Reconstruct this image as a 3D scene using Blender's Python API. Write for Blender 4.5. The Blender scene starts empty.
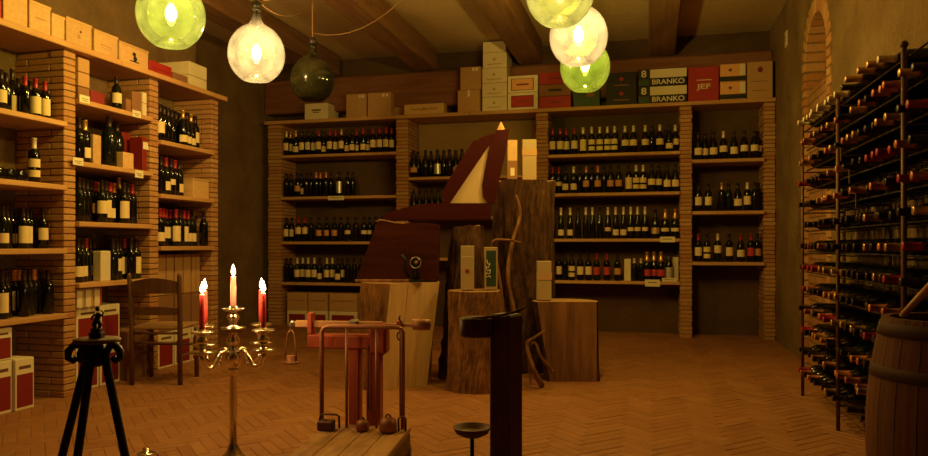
import bpy, bmesh, math, random, re
from mathutils import Vector, Matrix, noise
random.seed(7)
C = bpy.context.scene.collection
PI = math.pi
TH = math.radians(14.4); CT, ST = math.cos(TH), math.sin(TH)
F = 722.0; CX = 464.0; HY = 245.0          # focal length and horizon in pixels of the 928x456 photograph
# ---- measuring helpers: a photo pixel to a place in the room (camera at 0,0,1; y runs down the cellar)
def at(px, D):                             # ground point at depth D
    l = (px-CX)/F*D
    return (l*CT-D*ST, l*ST+D*CT)
def zat(py, D): return 1.0+(HY-py)/F*D
def x_at(px, y):
    u = (px-CX)/F; D = y/(u*ST+CT)
    return D*(u*CT-ST)
def y_at(px, x):
    u = (px-CX)/F; D = x/(u*CT-ST)
    return D*(u*ST+CT)
def depth(x, y): return -x*ST+y*CT

# ------------------------------------------------------------------ mesh building
class MB:
    def __init__(s): s.bm = bmesh.new()
    def _fin(s, n0, M, mi, smooth):
        s.bm.verts.ensure_lookup_table()
        if M is not None:
            for v in list(s.bm.verts)[n0:]: v.co = M @ v.co
    def add(s, vs, fs, M=None, mi=0, smooth=False):
        bv = [s.bm.verts.new((M @ Vector(v)) if M is not None else v) for v in vs]
        for f in fs:
            try:
                fc = s.bm.faces.new([bv[i] for i in f]); fc.material_index = mi; fc.smooth = smooth
            except ValueError: pass
        return s
    def box(s, x0, x1, y0, y1, z0, z1, M=None, mi=0, c=0.0):
        if c <= 0:
            vs = [(x, y, z) for x in (x0, x1) for y in (y0, y1) for z in (z0, z1)]
            return s.add(vs, [(0,1,3,2),(4,6,7,5),(0,4,5,1),(2,3,7,6),(0,2,6,4),(1,5,7,3)], M, mi)
        b = bmesh.new()
        bmesh.ops.create_cube(b, size=1)
        for v in b.verts: v.co = Vector(((x0+x1)/2+v.co.x*(x1-x0), (y0+y1)/2+v.co.y*(y1-y0), (z0+z1)/2+v.co.z*(z1-z0)))
        bmesh.ops.bevel(b, geom=list(b.edges), offset=c, segments=1, affect='EDGES')
        b.verts.index_update()
        s.add([v.co.copy() for v in b.verts], [[v.index for v in f.verts] for f in b.faces], M, mi)
        b.free(); return s
    def lathe(s, prof, n=20, M=None, mi=0, cap=(True, True), a0=0, a1=2*PI):
        full = abs(a1-a0-2*PI) < 1e-6; k = n if full else n+1
        vs = []; fs = []
        for r, z in prof:
            for i in range(k):
                a = a0+(a1-a0)*i/n
                vs.append((r*math.cos(a), r*math.sin(a), z))
        for j in range(len(prof)-1):
            for i in range(n):
                i2 = (i+1) % k
                fs.append((j*k+i, j*k+i2, (j+1)*k+i2, (j+1)*k+i))
        if full:
            if cap[0]: fs.append(tuple(range(k-1, -1, -1)))
            if cap[1]: fs.append(tuple((len(prof)-1)*k+i for i in range(k)))
        return s.add(vs, fs, M, mi, True)
    def cyl(s, p, q, r0, r1=None, n=12, mi=0):
        return s.tube([p, q], [r0, r0 if r1 is None else r1], n, mi)
    def tube(s, pts, r, n=8, mi=0, closed=False):
        pts = [Vector(p) for p in pts]; m = len(pts)
        rs = r if isinstance(r, (list, tuple)) else [r]*m
        vs = []; fs = []; prev = None
        for j, p in enumerate(pts):
            if closed: t = pts[(j+1) % m]-pts[j-1]
            else: t = pts[min(j+1, m-1)]-pts[max(j-1, 0)]
            t.normalize()
            if prev is None:
                a = Vector((0, 0, 1)) if abs(t.z) < .9 else Vector((1, 0, 0))
                u = t.cross(a).normalized()
            else:
                u = (prev-t*prev.dot(t)).normalized()
            prev = u; w = t.cross(u)
            for i in range(n):
                a = 2*PI*i/n
                vs.append(p+(u*math.cos(a)+w*math.sin(a))*rs[j])
        for j in range(m if closed else m-1):
            j2 = (j+1) % m
            for i in range(n):
                i2 = (i+1) % n
                fs.append((j*n+i, j*n+i2, j2*n+i2, j2*n+i))
        if not closed:
            fs.append(tuple(range(n-1, -1, -1))); fs.append(tuple((m-1)*n+i for i in range(n)))
        return s.add(vs, fs, None, mi, True)
    def prism(s, poly, z0, z1, M=None, mi=0):    # polygon in local xy pushed along z
        n = len(poly)
        vs = [(x, y, z0) for x, y in poly]+[(x, y, z1) for x, y in poly]
        fs = [tuple(range(n-1, -1, -1)), tuple(range(n, 2*n))]+[(i, (i+1) % n, n+(i+1) % n, n+i) for i in range(n)]
        return s.add(vs, fs, M, mi)
    def mesh(s, name, mats):
        bmesh.ops.recalc_face_normals(s.bm, faces=list(s.bm.faces))
        me = bpy.data.meshes.new(name); s.bm.to_mesh(me); s.bm.free()
        for m in (mats if isinstance(mats, (list, tuple)) else [mats]): me.materials.append(m)
        return me
    def build(s, name, mats, parent=None, M=None):
        return link(name, s.mesh(name, mats), parent, M)
def link(name, data, parent=None, M=None):
    o = bpy.data.objects.new(name, data); C.objects.link(o)
    if parent is not None: o.parent = parent
    if M is not None: o.matrix_local = M
    return o
def tag(o, label, cat, group=None):
    o['label'] = label; o['category'] = cat
    if group: o['group'] = group
    return o
def thing(name, label, cat, loc=(0, 0, 0), rz=0, group=None):
    o = bpy.data.objects.new(name, None); C.objects.link(o); o.empty_display_size = .05
    o.location = loc; o.rotation_euler = (0, 0, rz)
    return tag(o, label, cat, group)
def struct(o): o['kind'] = 'structure'; return o
def RZ(a): return Matrix.Rotation(a, 4, 'Z')
def RX(a): return Matrix.Rotation(a, 4, 'X')
def RY(a): return Matrix.Rotation(a, 4, 'Y')
def T(x, y, z): return Matrix.Translation((x, y, z))

# ------------------------------------------------------------------ materials
class NT:
    def __init__(s, name):
        s.m = bpy.data.materials.new(name); s.m.use_nodes = True
        s.t = s.m.node_tree; s.t.nodes.clear()
        s.out = s.n('ShaderNodeOutputMaterial')
    def n(s, typ, **kw):
        nd = s.t.nodes.new(typ)
        for k, v in kw.items():
            if k in nd.inputs: nd.inputs[k].default_value = v
            else: setattr(nd, k, v)
        return nd
    def l(s, a, b): s.t.links.new(a, b)
    def coords(s, scale=(1, 1, 1), rot=(0, 0, 0)):
        tc = s.n('ShaderNodeTexCoord'); mp = s.n('ShaderNodeMapping')
        mp.inputs['Scale'].default_value = scale; mp.inputs['Rotation'].default_value = rot
        s.l(tc.outputs['Object'], mp.inputs['Vector']); return mp.outputs['Vector']
    def ramp(s, fac, stops):
        r = s.n('ShaderNodeValToRGB'); e = r.color_ramp.elements
        while len(e) < len(stops): e.new(.5)
        for el, (p, c) in zip(e, stops): el.position = p; el.color = (*c, 1)
        s.l(fac, r.inputs['Fac']); return r.outputs['Color']
    def mix(s, fac, a, b, mode='MIX'):
        m = s.n('ShaderNodeMix', data_type='RGBA', blend_type=mode)
        for sock, v in ((m.inputs[0], fac), (m.inputs[6], a), (m.inputs[7], b)):
            if hasattr(v, 'is_output'): s.l(v, sock)
            elif isinstance(v, (int, float)): sock.default_value = v
            else: sock.default_value = (*v, 1)
        return m.outputs[2]
    def noise(s, vec, scale, detail=4, rough=.55):
        nz = s.n('ShaderNodeTexNoise'); nz.inputs['Scale'].default_value = scale
        nz.inputs['Detail'].default_value = detail; nz.inputs['Roughness'].default_value = rough
        s.l(vec, nz.inputs['Vector']); return nz.outputs['Fac']
    def bump(s, h, strength=.4, dist=.01):
        b = s.n('ShaderNodeBump'); b.inputs['Strength'].default_value = strength; b.inputs['Distance'].default_value = dist
        s.l(h, b.inputs['Height']); return b.outputs['Normal']
    def pbr(s, color, rough=.6, metal=0.0, normal=None, spec=.5, **kw):
        p = s.n('ShaderNodeBsdfPrincipled')
        if hasattr(color, 'is_output'): s.l(color, p.inputs['Base Color'])
        else: p.inputs['Base Color'].default_value = (*color, 1)
        if hasattr(rough, 'is_output'): s.l(rough, p.inputs['Roughness'])
        else: p.inputs['Roughness'].default_value = rough
        p.inputs['Metallic'].default_value = metal
        p.inputs['Specular IOR Level'].default_value = spec
        if normal is not None: s.l(normal, p.inputs['Normal'])
        for k, v in kw.items(): p.inputs[k.replace('_', ' ')].default_value = v
        s.l(p.outputs[0], s.out.inputs['Surface']); return s.m
def plain(name, col, rough=.6, metal=0., spec=.4, var=.12, **kw):
    t = NT(name); v = t.coords()
    c = t.mix(t.noise(v, 14, 3), [x*(1-var) for x in col], [min(1, x*(1+var)) for x in col])
    return t.pbr(c, rough, metal, None, spec, **kw)
def wood(name, a, b, axis='x', rough=.6, scale=1., bump=.25, spec=.3):
    t = NT(name); sc = {'x': (1.2, 14, 14), 'y': (14, 1.2, 14), 'z': (14, 14, 1.2)}[axis]
    v = t.coords([q*scale for q in sc])
    f = t.noise(v, 2.2, 6, .65)
    oi = t.n('ShaderNodeObjectInfo')
    c = t.ramp(f, [(.3, a), (.7, b)])
    c = t.mix(oi.outputs['Random'], t.mix(1., c, (.82, .82, .82), 'MULTIPLY'), c)
    return t.pbr(c, rough, 0, t.bump(f, bump, .006), spec)
def island(name, cols, rough=.85, nscale=40, bump=.35):
    t = NT(name); g = t.n('ShaderNodeNewGeometry'); v = t.coords()
    r = t.ramp(g.outputs['Random Per Island'], [(i/(len(cols)-1), c) for i, c in enumerate(cols)])
    f = t.noise(v, nscale, 5)
    c = t.mix(f, t.mix(1., r, (.60, .57, .54), 'MULTIPLY'), r)
    return t.pbr(c, rough, 0, t.bump(f, bump, .004), .3)

M = {}
M['brick'] = island('old_brick', [(.52, .26, .095), (.60, .32, .12), (.64, .38, .16), (.49, .215, .075), (.58, .33, .13)])
M['mortar'] = plain('mortar', (.13, .08, .045), .95)
M['tile'] = island('terracotta_tile', [(.38, .165, .058), (.43, .195, .07), (.40, .175, .062), (.46, .215, .08), (.355, .15, .052)], .55, 9, .35)
M['grout'] = plain('floor_grout', (.25, .115, .042), .9)
M['shelfy'] = wood('shelf_pine_lengthwise', (.52, .27, .095), (.68, .40, .165), 'y')
M['shelfx'] = wood('shelf_pine_across', (.52, .27, .095), (.68, .40, .165), 'x')
M['beamy'] = wood('beam_oak_lengthwise', (.16, .075, .032), (.30, .155, .07), 'y', .8, .6, .6)
M['beamx'] = wood('beam_oak_across', (.20, .075, .03), (.33, .14, .06), 'x', .8, .6, .6)
M['crate'] = wood('crate_wood', (.62, .36, .14), (.76, .50, .23), 'y')
M['cratex'] = wood('crate_wood_across', (.62, .36, .14), (.76, .50, .23), 'x')
M['darkwood'] = wood('dark_chair_wood', (.085, .035, .016), (.17, .075, .032), 'z', .4, 1, .2, .5)
M['postwood'] = wood('dark_post_wood', (.085, .03, .013), (.17, .065, .028), 'z', .55, 1, .3)
M['chest'] = wood('reddish_brown_wood', (.034, .008, .003), (.075, .018, .007), 'x', .8, .8, .4, .05)
M['redwood'] = wood('red_painted_wood', (.28, .05, .019), (.43, .085, .032), 'z', .5, 1, .25)
M['platform'] = wood('worn_platform_wood', (.30, .145, .048), (.52, .285, .10), 'y', .75, .8, .6)
M['sawn'] = wood('pale_sawn_wood', (.66, .41, .15), (.86, .60, .27), 'z', .6, .8, .3)
M['sawnbrown'] = wood('brown_sawn_wood', (.13, .058, .02), (.40, .20, .07), 'z', .8, .55, .8)
M['cuttop'] = wood('cut_log_top', (.38, .21, .09), (.52, .31, .14), 'x', .8, 1.5, .4)
M['maroon'] = plain('dark_red_lacquer', (.040, .0035, .002), .6, 0, .1)
M['cream'] = plain('cream_paint', (.56, .41, .20), .7)
M['giftwhite'] = plain('gift_box_card', (.42, .31, .15), .8)
M['iron'] = plain('black_iron', (.010, .008, .007), .5, .4, .4)
M['railiron'] = plain('dark_rail_iron', (.03, .017, .01), .7, .3, .3)
M['rackiron'] = plain('brown_rack_iron', (.12, .055, .026), .6, .4, .4, .3)
M['rust'] = plain('rusty_iron', (.30, .12, .05), .55, .45, .5, .3)
M['rustdark'] = plain('dark_rusted_iron', (.12, .055, .03), .6, .5, .4, .3)
M['brass'] = plain('pale_brass', (.92, .82, .62), .20, 1.0, .5, .06)
M['bronze'] = plain('dark_bronze', (.05, .034, .02), .4, .8)
M['steel'] = plain('worn_steel', (.40, .36, .30), .38, 1.0)
M['flame_red'] = plain('red_wax', (.85, .10, .085), .45, 0, .4, .05, Subsurface_Weight=.35, Subsurface_Scale=.02)
M['wax_pink'] = plain('pink_wax', (.90, .42, .34), .45, 0, .4, .05, Subsurface_Weight=.35, Subsurface_Scale=.02)
M['wick'] = plain('wick', (.03, .02, .02), .9)
M['card'] = plain('cardboard', (.50, .29, .12), .85)
M['carddark'] = plain('dark_cardboard', (.27, .13, .055), .85)
M['white'] = plain('white_card', (.76, .68, .46), .75, var=.05)
M['offwhite'] = plain('off_white_card', (.74, .64, .42), .8)
M['redcard'] = plain('red_card', (.38, .024, .014), .6)
M['deep_and_shaded_red'] = plain('deep_and_shaded_red_card', (.22, .013, .009), .6)  # deep red print and boxes; also red_card with shade mixed in, for floor cartons
M['orange'] = plain('orange_card', (.78, .40, .14), .7)
M['black'] = plain('black_print', (.02, .016, .014), .7)
M['greenbox'] = plain('dark_green_card', (.025, .055, .025), .5)
M['brownprint'] = plain('brown_ink', (.14, .06, .025), .8); M['brand'] = plain('branded_mark', (.46, .25, .09), .8)
M['cord'] = plain('brown_cord', (.20, .11, .045), .7)
M['bakelite'] = plain('black_bakelite', (.018, .014, .012), .4)
M['rattan'] = plain('straw_seat', (.34, .19, .08), .8)
M['barrel'] = wood('dark_barrel_oak', (.085, .028, .010), (.14, .05, .018), 'z', .8, 1, .4)
M['hoop'] = plain('dark_hoop_iron', (.06, .03, .016), .8, 0, .2)
M['stick'] = wood('tan_stick', (.46, .22, .085), (.6, .32, .13), 'x', .5)
M['foil_r'] = plain('red_foil', (.36, .022, .022), .4, .1, .5)
M['foil_w'] = plain('pale_foil', (.80, .70, .48), .35, .2)
M['foil_g'] = plain('gold_foil', (.80, .47, .14), .3, .7)
M['foil_k'] = plain('dark_foil', (.03, .016, .016), .35, .1)
M['foil_o'] = plain('orange_foil', (.72, .26, .07), .4, .3)
M['foil_c'] = plain('copper_foil', (.55, .20, .09), .35, .5)
M['lab_c'] = plain('cream_label', (.84, .66, .34), .8, var=.06)
M['lab_r'] = plain('red_label', (.52, .05, .03), .7)
M['lab_o'] = plain('amber_label', (.62, .30, .10), .7)
M['lab_g'] = plain('gold_label', (.62, .42, .16), .5, .4)
M['lab_w'] = plain('silver_label', (.7, .68, .62), .35, .6)
M['glass_k'] = plain('dark_bottle_glass', (.0055, .0045, .0035), .10, 0, .5, .1)
M['glass_g'] = plain('green_bottle_glass', (.006, .009, .004), .10, 0, .5, .1)
M['lathe'] = plain('slate', (.04, .05, .045), .5)

def stucco(name, a, b, bumps=.9, big=1.3, dist=.02):
    t = NT(name); v = t.coords()
    f = t.noise(v, big, 6, .6); g = t.noise(v, 26, 6, .7); h = t.noise(v, 7, 4, .6)
    c = t.ramp(f, [(.3, a), (.7, b)])
    c = t.mix(g, t.mix(1., c, (.72, .7, .66), 'MULTIPLY'), c)
    mm = t.n('ShaderNodeMath', operation='ADD'); t.l(g, mm.inputs[0]); t.l(h, mm.inputs[1])
    return t.pbr(c, .92, 0, t.bump(mm.outputs[0], bumps, dist), .2)
M['stucco'] = stucco('rough_stucco', (.30, .185, .075), (.52, .35, .155), 1., 2.2, .06)
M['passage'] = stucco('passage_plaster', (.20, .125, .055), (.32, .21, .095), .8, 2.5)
M['panel'] = stucco('pale_back_panel', (.34, .22, .09), (.46, .31, .14), .4)
M['frontwall'] = plain('dark_wall', (.05, .03, .015), .9)
M['ceil'] = stucco("ceiling_plaster", (.66, .50, .27), (.80, .62, .36), .5)
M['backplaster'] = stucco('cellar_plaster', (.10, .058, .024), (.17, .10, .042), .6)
def brickwall(name, rot):
    t = NT(name); sp = t.n('ShaderNodeSeparateXYZ'); cb = t.n('ShaderNodeCombineXYZ'); t.l(t.coords(), sp.inputs[0])
    t.l(sp.outputs[rot], cb.inputs[0]); t.l(sp.outputs[2], cb.inputs[1]); v = cb.outputs[0]
    b = t.n('ShaderNodeTexBrick'); b.offset = .5
    for k, val in (('Scale', 1.), ('Brick Width', .24), ('Row Height', .068), ('Mortar Size', .007), ('Mortar Smooth', .3), ('Bias', -.2)): b.inputs[k].default_value = val
    b.inputs['Color1'].default_value = (.44, .20, .08, 1); b.inputs['Color2'].default_value = (.54, .29, .125, 1); b.inputs['Mortar'].default_value = (.20, .13, .075, 1)
    t.l(v, b.inputs['Vector'])
    f = t.noise(t.coords(), 18, 5)
    c = t.mix(f, t.mix(1., b.outputs['Color'], (.6, .58, .55), 'MULTIPLY'), b.outputs['Color'])
    iv = t.n('ShaderNodeMath', operation='SUBTRACT'); iv.inputs[0].default_value = 1; t.l(b.outputs['Fac'], iv.inputs[1])
    return t.pbr(c, .9, 0, t.bump(iv.outputs[0], .6, .008), .2)
M['brickyz'] = brickwall('brick_wall_side', 1)
M['brickxz'] = brickwall('brick_wall_end', 0)

def demijohn_glass(name, tint, dust, dustcol):
    t = NT(name)
    v = t.coords(); nz = t.noise(v, 5, 5, .6); n2 = t.noise(v, 30, 3, .6)
    tr = t.n('ShaderNodeBsdfTransparent'); tr.inputs[0].default_value = (*tint, 1)
    tl = t.n('ShaderNodeBsdfTranslucent'); tl.inputs[0].default_value = (*dustcol, 1)
    df = t.n('ShaderNodeBsdfDiffuse'); df.inputs[0].default_value = (*dustcol, 1)
    m0 = t.n('ShaderNodeMixShader'); m0.inputs[0].default_value = .25; t.l(tl.outputs[0], m0.inputs[1]); t.l(df.outputs[0], m0.inputs[2])
    ml = t.n('ShaderNodeMath', operation='MULTIPLY_ADD'); ml.use_clamp = True
    t.l(nz, ml.inputs[0]); ml.inputs[1].default_value = dust*3.2; ml.inputs[2].default_value = -dust*.6
    m1 = t.n('ShaderNodeMixShader'); t.l(ml.outputs[0], m1.inputs[0]); t.l(tr.outputs[0], m1.inputs[1]); t.l(m0.outputs[0], m1.inputs[2])
    gl = t.n('ShaderNodeBsdfGlossy'); gl.inputs['Roughness'].default_value = .06
    fr = t.n('ShaderNodeFresnel'); fr.inputs['IOR'].default_value = 1.5
    m2 = t.n('ShaderNodeMixShader'); t.l(fr.outputs[0], m2.inputs[0]); t.l(m1.outputs[0], m2.inputs[1]); t.l(gl.outputs[0], m2.inputs[2])
    t.l(m2.outputs[0], t.out.inputs['Surface']); return t.m
M['dj_clear'] = demijohn_glass('dusty_clear_glass', (.93, .90, .76), .058, (.80, .90, .95))
M['dj_green'] = demijohn_glass('green_glass', (.50, .70, .16), .050, (.36, .70, .13))
M['dj_pale'] = demijohn_glass('pale_green_glass', (.78, .88, .46), .055, (.56, .80, .40))
M['dj_dark'] = demijohn_glass('dark_green_glass', (.07, .13, .045), .62, (.085, .085, .03))
def emit(name, col, st, mixt=0.):
    t = NT(name); e = t.n('ShaderNodeEmission'); e.inputs[0].default_value = (*col, 1); e.inputs[1].default_value = st
    if mixt:
        tr = t.n('ShaderNodeBsdfTransparent'); m = t.n('ShaderNodeMixShader'); m.inputs[0].default_value = mixt
        t.l(e.outputs[0], m.inputs[1]); t.l(tr.outputs[0], m.inputs[2]); t.l(m.outputs[0], t.out.inputs['Surface'])
    else: t.l(e.outputs[0], t.out.inputs['Surface'])
    return t.m
LIGHTCOL = (1.0, .57, .178)
M['bulb'] = emit('lit_bulb', (1, .80, .45), 60, .5)
M['flame'] = emit('candle_flame', (1, .74, .34), 40, .3)
LAMP, CANDLE, EXPO = 94.0, 6.0, 0.0
M['dj_green2'] = demijohn_glass('light_green_glass', (.68, .84, .32), .055, (.46, .76, .26))
# ================================================================== the setting
XL, XR, YB, ZC = -4.10, 1.28, 8.50, 3.35
XJ = -4.75
# floor: real herringbone bricks on a grout bed
mb = MB(); mb.box(-5.2, 1.7, -1.6, 8.8, -.10, -.0022, mi=1)
n, w = 4, .062; L = n*w
R45 = RZ(math.radians(45)); cc = Vector((-1.7, 3.5, 0)); N = 125
for i in range(-N, N):
    for j in range(-N, N):
        s = (i-j) % (2*n)
        if s == 0: x0, x1, y0, y1 = i*w, i*w+L, j*w, j*w+w
        elif s == 2*n-1: x0, x1, y0, y1 = i*w, i*w+w, j*w, j*w+L
        else: continue
        p = R45 @ Vector(((x0+x1)/2, (y0+y1)/2, 0))+cc
        if not (-4.95 < p.x < 1.45 and -1.4 < p.y < 8.65): continue
        g = .0015; dz = random.uniform(-.0012, .0012)
        q = [(x0+g, y0+g), (x1-g, y0+g), (x1-g, y1-g), (x0+g, y1-g)]
        h = [(x0+g+.003, y0+g+.003), (x1-g-.003, y0+g+.003), (x1-g-.003, y1-g-.003), (x0+g+.003, y1-g-.003)]
        vs = [tuple((R45 @ Vector((a, b, -.003)))+cc) for a, b in q]+[tuple((R45 @ Vector((a, b, dz)))+cc) for a, b in h]
        mb.add(vs, [(4, 5, 6, 7), (0, 1, 5, 4), (1, 2, 6, 5), (2, 3, 7, 6), (3, 0, 4, 7)])
struct(mb.build('floor', [M['tile'], M['grout']]))
mb = MB(); mb.box(-5.2, 1.7, -1.6, 8.8, ZC, ZC+.1); struct(mb.build('ceiling', M['ceil']))
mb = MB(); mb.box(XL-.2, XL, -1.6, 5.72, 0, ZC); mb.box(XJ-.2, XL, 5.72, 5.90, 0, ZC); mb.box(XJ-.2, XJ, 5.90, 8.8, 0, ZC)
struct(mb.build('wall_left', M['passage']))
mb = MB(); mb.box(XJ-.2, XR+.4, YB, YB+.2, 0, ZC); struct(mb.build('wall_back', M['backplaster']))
mb = MB(); mb.box(XJ-.2, XR+.4, -1.75, -1.6, 0, ZC); struct(mb.build('wall_front', M['frontwall']))
# right wall with its arched recess
AY0, AY1, ASP = 5.85, 6.62, 2.455; AR = (AY1-AY0)/2; AC = (AY0+AY1)/2
mb = MB()
mb.box(XR, XR+.3, -1.6, AY0, 0, ZC); mb.box(XR, XR+.3, AY1, 8.7, 0, ZC)
K = 16
arc = [(AC-AR*math.cos(PI*k/K), ASP+AR*math.sin(PI*k/K)) for k in range(K+1)]
for k in range(K):
    (ya, za), (yb, zb) = arc[k], arc[k+1]
    vs = [(XR, ya, za), (XR, yb, zb), (XR, yb, ZC), (XR, ya, ZC), (XR+.3, ya, za), (XR+.3, yb, zb)]
    mb.add(vs, [(0, 1, 2, 3), (0, 4, 5, 1)])
struct(mb.build('wall_right', M['stucco']))
mb = MB(); mb.box(XR+.16, XR+.26, AY0-.02, AY1+.02, 0, 2.9); mb.box(XR+.02, XR+.16, AY0+.005, AY1-.005, 0, 2.28)
struct(mb.build('trim_1', M['brickyz']))
mb = MB()                                   # brick ring and jambs of the arch
for k in range(15):
    a = PI*(k+.5)/15
    Mx = T(XR, AC, ASP) @ RX(-a+PI/2+PI/2-PI/2)
    mb.box(-.012, .155, -.036, .036, AR-.005, AR+.125, M=T(XR, AC, ASP) @ RX(a-PI/2), c=.006)
for k in range(int(ASP/.07)):
    wv = .13 if k % 2 else .09
    mb.box(XR-.012, XR+.155, AY0-wv, AY0+.004, k*.07+.004, k*.07+.066, c=.005)
    mb.box(XR-.012, XR+.155, AY1-.004, AY1+wv, k*.07+.004, k*.07+.066, c=.005)
struct(mb.build('trim_2', M['brick']))
# ceiling beams
for i, x in enumerate((-3.86, -2.60, -1.33, .13)):
    mb = MB(); mb.box(x-.14, x+.14, -1.55, 8.30, ZC-.25, ZC, c=.015)
    for v in mb.bm.verts: v.co += Vector((noise.noise(v.co*1.3)*.02, 0, 0))
    struct(mb.build('trim_%d' % (i+3), M['beamy']))
mb = MB(); mb.box(XJ, XR, 8.26, 8.5, 2.66, 3.08, c=.02); struct(mb.build('trim_7', M['beamx']))

# ================================================================== built-in brick shelving
def pier(x0, x1, y0, y1, z1, parent, across):
    mb = MB(); mb.box(x0+.008, x1-.008, y0+.008, y1-.008, 0, z1, mi=1)
    h = .043; k = 0; z = 0
    while z+h <= z1+.02:
        zt = min(z+h, z1)-.0055
        cuts = [0, .25, 1] if k % 2 else [0, .72, 1]
        for a, b in zip(cuts, cuts[1:]):
            j = random.uniform(-.005, .005)
            if across == 'x':   # pier is deep along x
                mb.box(x0+(x1-x0)*a+(.004 if a else j), x0+(x1-x0)*b-(.004 if b < 1 else j), y0+j, y1+j, z, zt, c=.004)
            else:
                mb.box(x0+j, x1+j, y0+(y1-y0)*a+(.004 if a else j), y0+(y1-y0)*b-(.004 if b < 1 else 0), z, zt, c=.004)
        z += h; k += 1
    return mb.build('brick_pier', [M['brick'], M['mortar']], parent)
XF = -3.71
LS = thing('brick_shelving', 'brick pier shelving with pine boards along the left wall', 'shelving', (-3.9, 4.3, 0))
LS.location = (0, 0, 0)
LP = [(3.925, 4.025), (4.765, 4.865), (5.57, 5.67)]
for a, b in [(3.06, 3.16)]+LP: pier(XL, XF, a, b, 2.285, LS, 'x')
LZ = {1: [1.805, 1.39, .977, .555], 2: [1.978, 1.56, 1.157, .745], 3: [1.82, 1.40, .99]}
LB = {1: (3.16, 3.925), 2: (4.025, 4.765), 3: (4.865, 5.57)}
def board(x0, x1, y0, y1, zt, th, parent, mat, name='shelf_board'):
    mb = MB(); mb.box(x0, x1, y0, y1, zt-th, zt, c=.004); return mb.build(name, mat, parent)
for b in LZ:
    for z in LZ[b]: board(XL, XF+.03, LB[b][0], LB[b][1], z, .034, LS, M['shelfy'])
board(XL, XF+.05, 2.6, 4.4, 2.325, .04, LS, M['shelfy'], 'top_board'); board(XL, XF+.05, 4.403, 5.74, 2.325, .04, LS, M['shelfy'], 'top_board')
YF = 8.11
BS = thing('brick_shelving', 'wide brick pier shelving with pine boards across the back wall', 'shelving')
BPX = [(268, 281), (396, 408), (536, 548), (680, 692), (764, 777)]
BP = [(x_at(a, YF), x_at(b, YF)) for a, b in BPX]
BP[-1] = (BP[-1][0], XR-.005)
for a, b in BP: pier(a, b, YF, YB, 2.495, BS, 'y')
BB = {k: (BP[i][1], BP[i+1][0]) for i, k in enumerate('ABCD')}
BZ = {'A': [2.11, 1.594, 1.042, .54], 'B': [1.80, 1.33, .85], 'C': [2.013, 1.578, 1.07, .604], 'D': [1.91, 1.36, .82]}
for k in BZ:
    for z in BZ[k]:
        if k == 'D': board(BB[k][0]+.002, XR-.006 if False else BB[k][1], YF-.05, YB, z, .036, BS, M['shelfx'])
        else: board(BB[k][0], BB[k][1], YF-.015, YB, z, .034, BS, M['shelfx'])
mb = MB(); mb.box(BB['B'][0]+.01, BB['B'][1]-.01, YB-.012, YB-.001, 1.84, 2.48); mb.build('back_panel', M['panel'], BS)
board(BP[0][0]-.03, x_at(470, YF), YF-.04, YB, 2.535, .04, BS, M['shelfx'], 'top_board')
board(x_at(470, YF)+.003, XR-.006, YF-.04, YB, 2.535, .04, BS, M['shelfx'], 'top_board')

# ================================================================== bottles
PROF = {  # radius, height profile
 'B': [(.030, 0), (.0365, .004), (.0365, .185), (.033, .205), (.018, .228), (.0145, .24), (.0145, .292), (.016, .293), (.016, .300), (.010, .300)],
 'U': [(.032, 0), (.0405, .005), (.0405, .15), (.034, .185), (.020, .225), (.015, .25), (.0145, .288), (.0165, .289), (.0165, .298), (.010, .298)],
 'C': [(.034, 0), (.0435, .005), (.0435, .155), (.037, .195), (.022, .240), (.0155, .275), (.0155, .305), (.018, .306), (.018, .320), (.011, .320)],
 'T': [(.028, 0), (.034, .004), (.034, .17), (.026, .22), (.016, .27), (.0135, .30), (.0135, .338), (.015, .339), (.015, .348), (.010, .348)],
 'S': [(.028, 0), (.034, .004), (.034, .15), (.030, .17), (.016, .19), (.0135, .20), (.0135, .240), (.015, .241), (.015, .248), (.010, .248)],
 'M': [(.042, 0), (.052, .006), (.052, .215), (.045, .25), (.024, .285), (.018, .30), (.018, .352), (.021, .353), (.021, .364), (.013, .364)]}
CAPZ = {'B': (.228, .3015), 'U': (.228, .2995), 'C': (.215, .3215), 'T': (.265, .3495), 'S': (.196, .2495), 'M': (.29, .3655)}
LABZ = {'c': [(.055, .145)], 'l': [(.03, .10)], 'u': [(.085, .165)], 't': [(.03, .075), (.095, .15)], 's': [(.08, .125)], 'b': [(.03, .155)],
        'r': [(.055, .14)], 'o': [(.06, .13)], 'g': [(.05, .13)], 'w': [(.03, .17)], 'd': []}
LABM = {'r': 'lab_r', 'o': 'lab_o', 'g': 'lab_g', 'w': 'lab_w'}
LABN = {'c': 'cream label', 'l': 'low cream label', 'u': 'high cream label', 't': 'two cream labels', 's': 'small cream label', 'b': 'big cream label',
        'r': 'red label', 'o': 'amber label', 'g': 'gold label', 'w': 'silver label', 'd': 'no pale label'}
CAPN = {'r': 'red', 'w': 'pale', 'g': 'gold', 'k': 'dark', 'o': 'orange', 'c': 'copper'}
_cache = {}
def rad(prof, z):
    for (r0, z0), (r1, z1) in zip(prof, prof[1:]):
        if z0 <= z <= z1: return r0+(r1-r0)*((z-z0)/(z1-z0) if z1 > z0 else 0)
    return prof[-1][0]
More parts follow.
